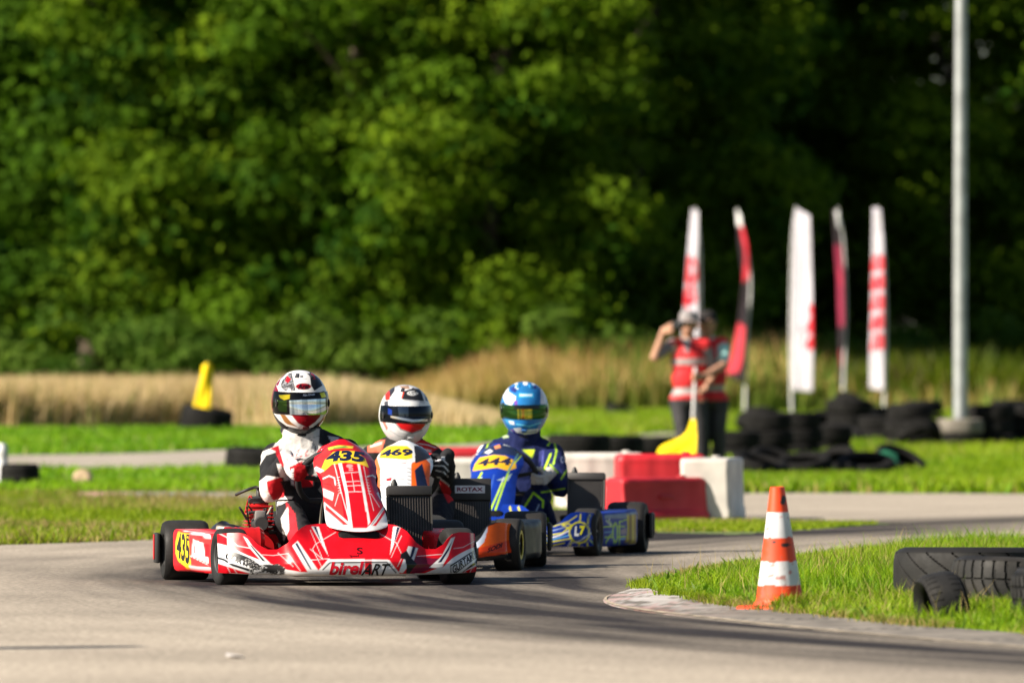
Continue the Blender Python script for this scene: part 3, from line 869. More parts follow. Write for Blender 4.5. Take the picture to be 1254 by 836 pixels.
c2 = F(260, 630, 6.967); c3 = F(380, 520, 3.982); cf = F(380, 540, 6.964); cp = F(180, 590, 6.43)
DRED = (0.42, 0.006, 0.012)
w_ = WHITE
k435 = dict(place=(421, 38.45, 9), steer=7, base=RED, frame=(.5, .01, .015), rear_end=(.5, .01, .015), res=(330, 66),
    label='red and white racing kart with number 435 on its yellow plate, leading the line', fair=(.245, .655, -.275, .30, .035), eng_red=True, redwheel=False,
    rad=(.385, .56, .12, .44, .205, .045), bump_low=(.55, .50, .45),
    bumper=[
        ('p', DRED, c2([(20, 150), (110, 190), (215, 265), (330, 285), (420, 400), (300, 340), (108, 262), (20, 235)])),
        ('p', w_, c2([(20, 236), (108, 258), (125, 262), (300, 345), (480, 410), (640, 468), (760, 488), (890, 490), (990, 378), (1300, 376), (1300, 575), (800, 565), (480, 540), (20, 540)])),
        ('p', BLACK, c2([(115, 275), (160, 303), (300, 358), (420, 440), (395, 448), (260, 392), (150, 340)])),
        ('p', BLACK, c2([(98, 372), (180, 418), (320, 462), (350, 480), (310, 482), (170, 437), (98, 392), (20, 370), (20, 350)])),
        ('p', RED, c2([(20, 405), (90, 428), (215, 470), (330, 503), (200, 514), (20, 530)])),
        ('l', w_, .7, c2([(125, 435), (160, 512)])), ('l', w_, .7, c2([(185, 460), (218, 512)])),
        ('p', w_, c2([(262, 180), (300, 205), (345, 270), (495, 412), (430, 410), (318, 282)])),
        ('p', BLACK, c2([(312, 248), (335, 262), (455, 398), (428, 392)])),
        ('p', w_, c2([(682, 262), (728, 222), (912, 484), (870, 500), (815, 490)])),
        ('p', NAVY, c2([(704, 246), (724, 236), (850, 468), (834, 462)])),
        ('p', w_, c2([(845, 100), (908, 100), (990, 350)])), ('p', NAVY, c2([(862, 100), (886, 100), (926, 222), (936, 250)])),
        ('l', w_, .9, c2([(20, 140), (118, 188), (215, 265), (332, 286)])), ('l', w_, .6, c2([(425, 340), (520, 346), (645, 330), (752, 478)])),
        ('l', w_, .6, c2([(836, 130), (937, 368)])), ('l', w_, .6, c2([(1052, 148), (880, 250), (855, 292), (932, 442)])), ('l', w_, .6, c2([(833, 385), (1000, 374)])),
        ('l', w_, .6, c2([(560, 325), (690, 440)])),
        # right half
        ('p', w_, c3([(300, 655), (385, 658), (440, 735), (560, 722), (640, 690), (690, 648), (810, 585), (830, 640), (830, 760), (300, 765)])),
        ('p', (.16, .008, .03), c3([(510, 640), (600, 650), (640, 650), (620, 690), (540, 720), (490, 725)])),
        ('l', BLACK, 1.5, c3([(62, 705), (96, 671), (372, 668), (418, 720)])),
        ('l', w_, 1.6, c3([(50, 702), (92, 662), (376, 659), (432, 722)])),
        ('p', w_, c3([(404, 495), (442, 495), (388, 634)])), ('p', NAVY, c3([(422, 498), (438, 498), (404, 595)])),
        ('p', w_, c3([(478, 590), (526, 600), (505, 660), (450, 722), (432, 718)])), ('p', NAVY, c3([(500, 590), (514, 597), (500, 640), (478, 670)])),
        ('p', w_, c3([(686, 552), (706, 545), (672, 640), (636, 700), (580, 695), (640, 640)])), ('p', NAVY, c3([(692, 566), (676, 610), (640, 668), (622, 672), (660, 618)])),
        ('p', RED, c3([(704, 552), (810, 540), (815, 590), (745, 615), (690, 652), (642, 698), (675, 640)])),
        ('p', BLACK, c3([(735, 722), (800, 668), (830, 640), (830, 655), (800, 684), (722, 730)])),
        ('p', RED, c3([(700, 738), (800, 692), (830, 680), (830, 740)])), ('l', w_, .6, c3([(745, 735), (760, 705)])), ('l', w_, .6, c3([(770, 735), (790, 695)])),
        ('p', BLACK, c3([(682, 684), (795, 612), (812, 645), (700, 732), (684, 722)])), ('p', w_, c3([(686, 690), (793, 620), (806, 645), (700, 726), (688, 718)])),
        ('l', w_, .6, c3([(700, 602), (745, 596), (800, 566)])), ('l', w_, .6, c3([(335, 528), (420, 575), (450, 640), (425, 690)])), ('l', w_, .6, c3([(445, 540), (415, 600), (395, 645)])),
        ('l', w_, .6, c3([(0, 605), (62, 655)])), ('l', w_, .6, c3([(520, 640), (640, 630)])),
        ('p', BLACK, c3([(442, 628), (470, 612), (486, 640), (520, 678), (500, 700), (482, 733), (466, 720), (470, 690), (462, 655), (438, 650)])),
    ],
    bumper_text=[
        ('birel', c3([(92, 668), (262, 665), (262, 728), (92, 731)]), (.50, .010, .025), 0, .035, .22),
        ('ART', c3([(252, 676), (392, 676), (386, 732), (246, 732)]), BLACK, 0, .018, .35),
        ('GURTAM', c3([(690, 690), (790, 620), (800, 652), (698, 724)]), BLACK, 0, .02, .1),
        ('GURTAM', c2([(120, 318), (395, 418), (385, 472), (112, 376)]), BLACK, 0, .045, .15),
        ('S', c3([(226, 598), (254, 598), (254, 630), (226, 630)]), (.04, .005, .008), 0, .01),
        ('Speed', c3([(190, 632), (236, 632), (236, 648), (190, 648)]), (.06, .005, .008), 0, .005),
    ],
    bumper_over=[
        ('n', (.03, .03, .03), c2([(262, 375), (335, 370), (400, 430), (560, 415), (625, 450), (615, 510), (520, 512), (440, 488), (340, 520), (300, 450), (265, 430)]), .35, -.12),
        ('n', (.30, .29, .28), c2([(262, 375), (335, 370), (400, 430), (560, 415), (625, 450), (615, 510), (520, 512), (440, 488), (340, 520), (300, 450), (265, 430)]), .6, .22),
        ('p', (.035, .034, .034), c2([(425, 425), (560, 428), (620, 460), (610, 500), (560, 470), (520, 500), (430, 470), (470, 450)])),
    ],
    fairing=[
        ('p', (.62, .03, .03), cf([(0, 200), (150, 40), (230, 200), (300, 760), (120, 600), (100, 300)])),  # left side pinker: its sunlit tone is put into the paint
        ('p', (.36, .008, .05), cf([(420, 60), (600, 240), (660, 560), (560, 500), (500, 260)])),  # right side purple-red: its shaded tone is put into the paint
        ('p', (.85, .58, .03), cf([(60, 232), (95, 235), (125, 160), (195, 92), (300, 78), (390, 85), (470, 150), (500, 225), (440, 200), (300, 180), (180, 200), (110, 262)])),
        ('p', (.80, .62, .05), cf([(150, 55), (240, 35), (370, 42), (360, 62), (240, 55), (160, 75)])), ('p', (.10, .30, .05), cf([(190, 50), (300, 40), (330, 52), (240, 62), (195, 66)])),
        ('p', w_, cf([(15, 240), (50, 215), (120, 250), (85, 270)])),
        ('p', RED, cf([(268, 185), (400, 190), (440, 420), (490, 700), (430, 735), (370, 715), (320, 430)])),
        ('p', w_, cf([(238, 190), (268, 186), (322, 430), (362, 735), (330, 720), (298, 440)])), ('p', w_, cf([(400, 192), (422, 195), (468, 430), (512, 690), (490, 720), (445, 430)])),
        ('l', w_, .9, cf([(205, 195), (262, 430), (330, 670)])), ('l', w_, .7, cf([(455, 215), (500, 430), (540, 590)])),
        ('l', w_, .7, cf([(290, 270), (425, 262)])), ('l', w_, .7, cf([(305, 345), (440, 338)])), ('l', w_, .7, cf([(310, 380), (445, 375)])), ('l', w_, .7, cf([(320, 432), (460, 428)])), ('l', w_, .6, cf([(352, 270), (378, 428)])),
        ('l', w_, 1.6, cf([(110, 318), (160, 295), (205, 312), (215, 370)])), ('l', w_, 1.6, cf([(490, 300), (530, 290), (560, 310)])),
        ('p', w_, cf([(108, 400), (200, 440), (190, 505), (115, 470)])), ('p', w_, cf([(565, 440), (610, 420), (635, 470), (600, 505)])), ('p', (.10, .03, .2), cf([(585, 450), (605, 448), (605, 462), (588, 464)])),
        ('l', (.25, .005, .01), .6, cf([(110, 360), (170, 370), (200, 410)])), ('l', w_, .6, cf([(240, 450), (210, 550)])), ('l', w_, .6, cf([(520, 450), (590, 560)])),
        ('p', w_, cf([(115, 515), (340, 700), (360, 740), (480, 740), (520, 700), (650, 520), (668, 560), (720, 900), (100, 900)])),
        ('p', RED, cf([(362, 600), (480, 600), (492, 715), (430, 738), (368, 722)])),
        ('p', (.62, .03, .03), cf([(128, 540), (325, 712), (285, 712), (130, 580)])), ('p', RED, cf([(655, 540), (560, 690), (530, 718), (560, 722), (660, 580)])),
        ('l', NAVY, .6, cf([(522, 712), (650, 540)])), ('l', NAVY, .5, cf([(125, 580), (285, 718)])),
        ('e', (.75, .3, .3), cf([(335, 210)])[0:1] + [(4, 2.2)]), ('l', w_, .7, cf([(330, 232), (362, 232)])), ('l', w_, .7, cf([(332, 246), (364, 246)])),
    ] + [('l', w_, .5, cf([(228 + 2.4 * k, 310 + 22 * k), (248 + 2.4 * k, 306 + 22 * k)])) for k in range(7)] + [('l', w_, .5, cf([(465 + 5 * k, 300 + 24 * k), (490 + 5 * k, 305 + 24 * k)])) for k in range(7)],
    fairing_text=[('435', cf([(135, 98), (462, 98), (462, 186), (135, 186)]), NAVY, 0, .045, .12, .0015, 2.6)],
    pod=[
        ('p', (.85, .60, .02), cp([(225, 470), (245, 388), (330, 405), (335, 560), (358, 660), (310, 672), (245, 620), (225, 560)])),
        ('p', (.62, .03, .03), cp([(330, 405), (500, 450), (500, 690), (350, 680), (335, 560)])),
        ('p', w_, cp([(362, 450), (470, 490), (485, 640), (400, 600), (350, 580)])), ('p', RED, cp([(445, 480), (490, 490), (490, 590), (455, 590)])),
        ('p', w_, cp([(270, 372), (330, 365), (500, 415), (500, 442), (330, 395)])), ('l', w_, .8, cp([(340, 580), (480, 650)])), ('p', w_, cp([(330, 655), (500, 672), (500, 690), (330, 675)])),
        ('l', (.4, .02, .03), 1.0, cp([(375, 500), (375, 560), (392, 562)])), ('l', (.5, .4, .4), .6, cp([(395, 520), (425, 545)])), ('p', (.75, .3, .3), cp([(300, 362), (420, 372), (420, 400), (330, 385)])),
    ],
    pod_text=[('435', cp([(232, 400), (334, 410), (345, 660), (236, 590)]), BLACK, 0, .03, .25)],
)
make_kart(k435)

c4 = F(430, 450, 3.096); c4b = F(450, 460, 5.97); c5 = F(540, 590, 6.967)
ORG = (.82, .12, .01)
k469 = dict(nx=.525, swz=.455, podc=(.007, .007, .008), place=(494, 41.5, 0), steer=-9, base=(.75, .78, .80), frame=(.02, .02, .025), rear_end=(.02, .02, .02), res=(150, 34), rimc=(.03, .03, .03), ring=(.55, .42, .03), eng_red=False,
    label='orange and white racing kart with number 469, following close behind the red kart', fair=(.235, .635, -.25, .28),
    rad=(.325, .54, .12, .445, .20, .11, (None, 'ROTAX')),
    bumper=[('p', (.02, .02, .02), [(480, 600), (600, 600), (640, 720), (480, 720)]),
            ('p', ORG, c5([(325, 560), (380, 440), (400, 380), (480, 345), (720, 330), (720, 600), (540, 615), (330, 645)])),
            ('p', (.62, .05, .01), c5([(325, 560), (560, 500), (720, 450), (720, 610), (540, 615), (330, 645)])),
            ('p', (.55, .62, .75), c5([(250, 560), (318, 500), (345, 470), (395, 380), (402, 400), (385, 450), (370, 510), (320, 560)])),
            ('p', (.015, .015, .017), c5([(250, 620), (330, 642), (540, 612), (720, 570), (720, 800), (250, 800)]))],
    bumper_text=[('SODI', c5([(400, 562), (525, 515), (520, 555), (395, 602)]), (.02, .01, .01), 0, .03, .1)],
    fairing=[
        ('p', (.66, .16, .05), c4b([(0, 470), (100, 470), (95, 680), (95, 1100), (0, 1100)])),
        ('p', ORG, c4b([(310, 640), (420, 600), (460, 640), (460, 1100), (320, 1100), (320, 700)])),
        ('p', NAVY, c4b([(345, 690), (400, 640), (440, 800), (460, 1100), (385, 1000)])),
        ('p', (.02, .02, .025), c4b([(340, 510), (460, 510), (460, 600), (350, 640)])), ('p', (.02, .02, .03), c4b([(0, 590), (60, 520), (70, 540), (20, 620)])),
        ('p', WHITE, c4b([(60, 560), (85, 500), (140, 480), (290, 480), (335, 520), (350, 580), (320, 650), (318, 1100), (92, 1100), (95, 680)])),
        ('p', (.80, .56, .02), c4b([(85, 600), (100, 545), (140, 515), (200, 508), (290, 512), (325, 540), (330, 600), (280, 612), (180, 605)])),
        ('l', (.5, .35, .3), 1.0, c4b([(145, 500), (275, 500)])), ('l', (.4, .4, .42), .9, c4b([(150, 630), (290, 625)])), ('l', (.45, .05, .06), .7, c4b([(245, 640), (285, 636)])), ('l', (.5, .5, .5), .6, c4b([(205, 660), (205, 740)])),
        ('p', (.5, .02, .03), c4b([(135, 750), (178, 742), (175, 765), (140, 770)])), ('l', (.25, .25, .27), 1.1, c4b([(185, 757), (270, 752)])), ('l', (.3, .3, .32), .9, c4b([(195, 787), (260, 785)])),
    ] + [('l', NAVY, .7, c4b([(92, 678 + 30 * k), (118, 672 + 30 * k)])) for k in range(5)] + [('l', NAVY, .7, c4b([(290, 672 + 28 * k), (318, 680 + 28 * k)])) for k in range(5)],
    fairing_text=[('469', c4b([(95, 548), (328, 538), (328, 590), (95, 598)]), NAVY, 0, .04, .12, .0015, 1.6)],
    pod=[])
make_kart(k469)

c6 = F(560, 450, 3.344); c6b = F(565, 455, 5.765); c7 = F(640, 600, 7.8375)
BLU, LIME, YEL = (.007, .032, .27), (.42, .68, .015), (.68, .62, .02)
k444 = dict(nx=.56, swx=.03, swz=.425, place=(602, 45.3, -8), steer=-3, base=BLU, frame=(.05, .06, .08), rear_end=(.03, .03, .03), res=(180, 40), rimc=(.03, .03, .03), eng_red=False, redwheel=False,
    label='blue and lime racing kart with number 444 on its orange plate, last of the line', fair=(.225, .60, -.25, .28),
    rad=(.43, .56, .13, .44, .20, .04), bump_low=(.50, .47, .42),
    bumper=[('l', YEL, 2.0, c6([(215, 570), (225, 615)])), ('l', YEL, 2.0, c6([(250, 570), (262, 610)])),
        ('l', YEL, 1.5, c7([(85, 450), (200, 440), (380, 410), (450, 350)])), ('l', w_, 1.6, c7([(90, 480), (230, 470), (360, 430), (440, 390)])), ('l', YEL, 1.6, c7([(85, 530), (300, 490), (480, 460)])), ('l', YEL, 1.6, c7([(85, 560), (280, 530), (400, 505)])), ('l', LIME, 1.2, c7([(70, 290), (200, 360)])), ('l', LIME, 1.0, c7([(85, 355), (180, 345)])),
        ('l', (.35, .45, .6), 1.0, c7([(95, 400), (260, 395), (390, 360)])), ('l', YEL, 1.1, c7([(300, 345), (440, 300), (520, 245)])), ('l', (.10, .35, .65), 1.4, c7([(90, 510), (300, 470), (450, 430)])), ('l', LIME, 1.0, c7([(650, 480), (690, 520)])), ('l', w_, .9, c7([(420, 560), (470, 470)])), ('e', YEL, c7([(545, 405)])[0:1] + [(13.0, 13.6)]), ('e', (.012, .03, .16), c7([(545, 405)])[0:1] + [(11.2, 11.8)]),
        ('l', YEL, 1.6, c7([(445, 370), (380, 330), (440, 320), (470, 340)])), ('l', YEL, 1.5, c7([(545, 300), (560, 230)])), ('l', YEL, 1.5, c7([(625, 320), (640, 235)])), ('l', YEL, 1.4, c7([(475, 480), (445, 560)])), ('l', YEL, 1.4, c7([(545, 510), (535, 560)])), ('l', YEL, 1.4, c7([(610, 490), (630, 550)])), ('l', YEL, 1.4, c7([(640, 420), (690, 410)])), ('l', (.45, .45, .48), 1.3, c7([(470, 510), (560, 480), (680, 390)]))],
    bumper_text=[('L', c7([(495, 345), (540, 345), (540, 440), (495, 440)]), WHITE, 0, .06, .1), ('7', c7([(545, 340), (600, 340), (600, 430), (545, 430)]), YEL, 0, .06, .1)],
    fairing=[('p', (.75, .42, .02), c6b([(78, 700), (95, 650), (130, 605), (230, 585), (310, 592), (380, 630), (388, 680), (330, 700), (250, 675), (150, 690)])),
        ('p', (.02, .03, .08), c6b([(130, 590), (180, 530), (280, 510), (400, 540), (420, 600), (310, 585), (200, 582)])), ('p', w_, c6b([(160, 570), (200, 545), (225, 560), (190, 580)])), ('p', (.7, .25, .1), c6b([(230, 525), (270, 512), (280, 535), (240, 545)])), ('l', w_, 1.4, c6b([(300, 515), (385, 530)])),
        ('p', (.30, .42, .40), c6b([(250, 765), (300, 745), (360, 715), (330, 770)])), ('p', (.55, .75, .55), c6b([(60, 780), (150, 740), (120, 790)])), ('p', (.35, .5, .42), c6b([(40, 800), (60, 750), (130, 770), (90, 800)])),
        ('l', LIME, 1.6, c6([(235, 390), (280, 340)])), ('l', LIME, 2.2, c6([(215, 410), (150, 600)])), ('l', w_, 1.2, c6([(190, 450), (125, 610)])), ('l', LIME, 2.0, c6([(185, 470), (128, 600)])), ('l', LIME, 2.2, c6([(60, 500), (100, 430)])), ('l', (.10, .25, .25), 2.0, c6([(205, 430), (250, 350)])),
        ('l', (.03, .08, .35), 2.5, c6([(150, 440), (110, 600)]))],
    fairing_text=[('444', c6b([(120, 620), (350, 610), (350, 660), (110, 672)]), (.02, .02, .05), 0, .03, .12, .0015, 1.2)],
    pod=[('l', w_, 1.0, c7([(800, 290), (850, 340), (830, 270)])), ('l', LIME, 1.2, c7([(940, 300), (1000, 280)])), ('l', (.15, .4, .6), 1.2, c7([(790, 400), (860, 395)])), ('l', (.15, .4, .6), 1.2, c7([(930, 470), (990, 465)])), ('l', LIME, 1.3, c7([(780, 350), (980, 345)])), ('l', LIME, 1.4, c7([(790, 450), (1090, 440)])), ('p', (.18, .24, .32), c7([(790, 240), (1090, 215), (1090, 262), (790, 275)])), ('e', LIME, c7([(890, 410)])[0:1] + [(3.4, 13)]), ('e', (.03, .09, .3), c7([(890, 410)])[0:1] + [(2.2, 10)]),
        ('p', (.30, .20, .03), c7([(1000, 225), (1090, 225), (1090, 520), (975, 510), (1005, 400)])), ('l', LIME, 1.2, c7([(800, 500), (850, 420)])), ('l', LIME, 1.2, c7([(930, 300), (930, 520)])), ('l', LIME, 1.0, c7([(810, 290), (860, 330)])), ('l', YEL, 1.0, c7([(1010, 250), (1010, 500)])), ('l', (.1, .07, .03), 1.0, c7([(1035, 240), (1035, 500)])), ('l', YEL, 1.0, c7([(1060, 240), (1060, 500)])), ('p', (.25, .2, .26), c7([(940, 380), (1000, 360), (1000, 420), (940, 425)]))])
make_kart(k444)

# ------------------------------------------------------------------ people
def body_mesh(caps, ells, voxel=0.007, smooth=4, wrinkle=0.003, wscale=16.0):
    """one continuous figure grown from tapered limbs and rounded masses"""
    bm_ = MB()
    for p0, r0, p1, r1 in caps:
        p0, p1 = Vector(p0), Vector(p1)
        d = (p1 - p0); L = d.length; d.normalize()
        pts, rs = [], []
        for k in range(5):
            t = math.radians(-85 + 85 * k / 4); pts.append(p0 + d * (r0 * math.sin(t))); rs.append(r0 * math.cos(t))
        for k in range(1, 4):
            pts.append(p0 + d * L * k / 4); rs.append(r0 + (r1 - r0) * k / 4)
        for k in range(5):
            t = math.radians(85 * k / 4); pts.append(p1 + d * (r1 * math.sin(t))); rs.append(r1 * math.cos(t))
        bm_.tube(pts, rs, (1, 1, 1), 0, 14)
    for c, rad, rot in ells:
        Rm = Matrix.Rotation(R(rot), 4, 'X') if not isinstance(rot, Matrix) else rot
        V, Fs = [], []
        nu, nv = 24, 16
        for j in range(nv + 1):
            la = math.pi * (j / nv - 0.5); la = max(min(la, 1.5533), -1.5533)
            for i in range(nu):
                lo = 2 * math.pi * i / nu
                V.append(Vector(c) + Rm @ Vector((rad[0] * math.cos(la) * math.cos(lo), rad[1] * math.cos(la) * math.sin(lo), rad[2] * math.sin(la))))
        for j in range(nv):
            for i in range(nu): Fs.append((j * nu + i, j * nu + (i + 1) % nu, (j + 1) * nu + (i + 1) % nu, (j + 1) * nu + i))
        Fs.append(tuple(range(nu - 1, -1, -1))); Fs.append(tuple(nv * nu + i for i in range(nu)))
        bm_.add(V, Fs, (1, 1, 1))
    me = bpy.data.meshes.new('tmp'); me.from_pydata(bm_.v, [], bm_.f)
    ob = bpy.data.objects.new('tmp', me); COL.objects.link(ob)
    m1 = ob.modifiers.new('r', 'REMESH'); m1.mode = 'VOXEL'; m1.voxel_size = voxel
    m2 = ob.modifiers.new('s', 'SMOOTH'); m2.factor = 0.5; m2.iterations = smooth
    dg = bpy.context.evaluated_depsgraph_get()
    me2 = bpy.data.meshes.new_from_object(ob.evaluated_get(dg))
    bm2 = bmesh.new(); bm2.from_mesh(me2)
    V = np.array([v.co[:] for v in bm2.verts]); N = np.array([v.normal[:] for v in bm2.verts])
    bm2.verts.index_update()
    Fs = [tuple(v.index for v in f.verts) for f in bm2.faces]
    bm2.free()
    bpy.data.objects.remove(ob); bpy.data.meshes.remove(me); bpy.data.meshes.remove(me2)
    if wrinkle:
        w = 1 - 2 * np.abs(vnoise(V * np.array([1, 1, .8]), wscale, 1.7)); w2 = vnoise(V, wscale * 2.3, 8.1)
        V = V + N * (wrinkle * (w + 0.5 * w2) - wrinkle * 0.4)[:, None]
    out = MB(); out.add(V, Fs, (0.5, 0.5, 0.5))
    return out

def near_line(V, pts):
    d = np.full(len(V), 1e9)
    for A, B in zip(pts[:-1], pts[1:]): d = np.minimum(d, segdist(V, A, B))
    return d

def hand_grip(c, tang, out, fwd, sg=1):
    """gloved fist round a wheel rim: palm outside, four fingers over the far side, thumb on the near side"""
    c, t, o_, f = Vector(c), Vector(tang).normalized(), Vector(out).normalized(), Vector(fwd).normalized()
    caps = []
    for k, (tt, ln) in enumerate(((.036, .92), (.013, 1.05), (-.010, 1.0), (-.032, .82))):
        b_ = c + t * tt
        P = [b_ + o_ * .046 - f * .004, b_ + o_ * .038 * ln + f * .030 * ln, b_ + o_ * .004 + f * .036 * ln, b_ - o_ * .022 * ln + f * .012]
        for (p, q), (r0, r1) in zip(zip(P[:-1], P[1:]), ((.0125, .0120), (.0118, .0110), (.0108, .0095))): caps.append((p, r0, q, r1))
    T = [c + o_ * .045 - f * .026 + t * .020, c + o_ * .020 - f * .030 + t * .046, c - o_ * .008 - f * .020 + t * .055]
    caps.append((T[0], .0155, T[1], .0135)); caps.append((T[1], .0132, T[2], .0110))
    # palm between knuckles and wrist
    for tt in (.030, .010, -.010, -.028): caps.append((c + t * tt + o_ * .046 - f * .004, .0140, c + t * tt * .6 + o_ * .060 - f * .050, .0165))
    wrist = c + o_ * .066 - f * .075
    caps.append((c + o_ * .058 - f * .045, .026, wrist, .029))
    return caps, wrist

def helmet_fn(lon, lat, k=1.0):
    cl, sl = math.cos(lat) ** (.90 if lat > 0 else 1.0), math.sin(lat)
    x = .130 * cl * math.sin(lon); fr = math.cos(lon)
    y = -(.150 if fr > 0 else .142) * cl * fr
    z = (.150 if sl > 0 else .160) * sl
    if sl < 0:
        pull = 1 - 0.17 * (sl ** 2); x *= pull
        if fr > 0: y *= 1 + 0.13 * min(1, -sl * 2.0) * fr
    cl2 = abs(x) / .13
    return Vector((x * k, y * k, z * k))

def make_helmet(parent, M, cfgs, Lm, off):
    """Lm: helmet frame in kart space; off: subtract to get person-local coordinates"""
    h = MB(); nu, nv = 200, 130
    lat0 = R(-64)
    pt = lambda u, v: helmet_fn(2 * math.pi * u - math.pi, lat0 + (R(89) - lat0) * v)
    h.grid(lambda u, v: Lm @ pt(u, v), nu, nv, cfgs['base'], 0, 0.006)
    # rim bead round the bottom
    h.paint(M, cfgs['shell'])
    hb = h.bvh(M)
    for t in cfgs.get('text', []): h.text(M, hb, *t)
    nrm = len(h.v)
    h.tube([Lm @ (helmet_fn(2 * math.pi * k / 40 - math.pi, lat0, 1.0)) for k in range(41)], .007, (.015, .015, .015), 0, 8)
    # moulded top vents, brow scoops and rear spoiler
    n0 = len(h.v)
    for lo in (-26, 26):
        h.grid(lambda u, v: Lm @ helmet_fn(R(lo - 7 + 14 * u), R(52 + 14 * v), 1.012 + .03 * math.sin(math.pi * u) * math.sin(math.pi * v)), 8, 8, cfgs.get('vent', cfgs['base']), 0, .004)
    h.grid(lambda u, v: Lm @ helmet_fn(R(180 - 60 + 120 * u), R(20 + 24 * v), 1.01 + .10 * v * (1 - abs(2 * u - 1) ** 2)), 20, 8, cfgs.get('vent', cfgs['base']), 0, .005)
    # top vents and side pivots
    for sx in (-1, 1):
        h.lathe([(.020, 0), (.020, .006), (.014, .009), (.001, .010)], 'x', Lm @ Vector((sx * .119, -.050, .002)), cfgs.get('pivot', (.02, .02, .022)), 0, 18, Lm.to_3x3().to_4x4() @ (Matrix.Identity(4) if sx > 0 else Matrix.Rotation(math.pi, 4, 'Z')))
    for p in (h,):
        p.v = [tuple(Vector(q) - off) for q in p.v]
    ho = h.build('helmet', M_GLOSS, parent, 60)
    v = MB()
    zt, zb = cfgs['vis']
    def vf(u, w):
        lon = R(-84 + 168 * u)
        la0, la1 = math.asin(zb / .160) if zb < 0 else math.asin(zb / .15), math.asin(zt / .150)
        dr = (1 - math.cos(lon)) * 0.0
        return Lm @ helmet_fn(lon, la0 + (la1 - la0) * w, 1.028)
    v.grid(vf, 130, 44, cfgs['visbase'], 0, 0.004)
    v.paint(M, cfgs['visor'])
    vb = v.bvh(M)
    for t in cfgs.get('vtext', []): v.text(M, vb, *t)
    v.v = [tuple(Vector(q) - off) for q in v.v]
    v.build('visor', M_VIS, ho, 60)
    # chin breather and spoiler are moulded pieces
    s_ = MB()
    s_.grid(lambda u, w: Lm @ helmet_fn(R(-9 + 18 * u), R(-46 + 6 * w), 1.03), 12, 4, cfgs['chin'], 0, .005)
    s_.v = [tuple(Vector(q) - off) for q in s_.v]
    s_.build('chin_vent', M_PLAS, ho)
    return ho

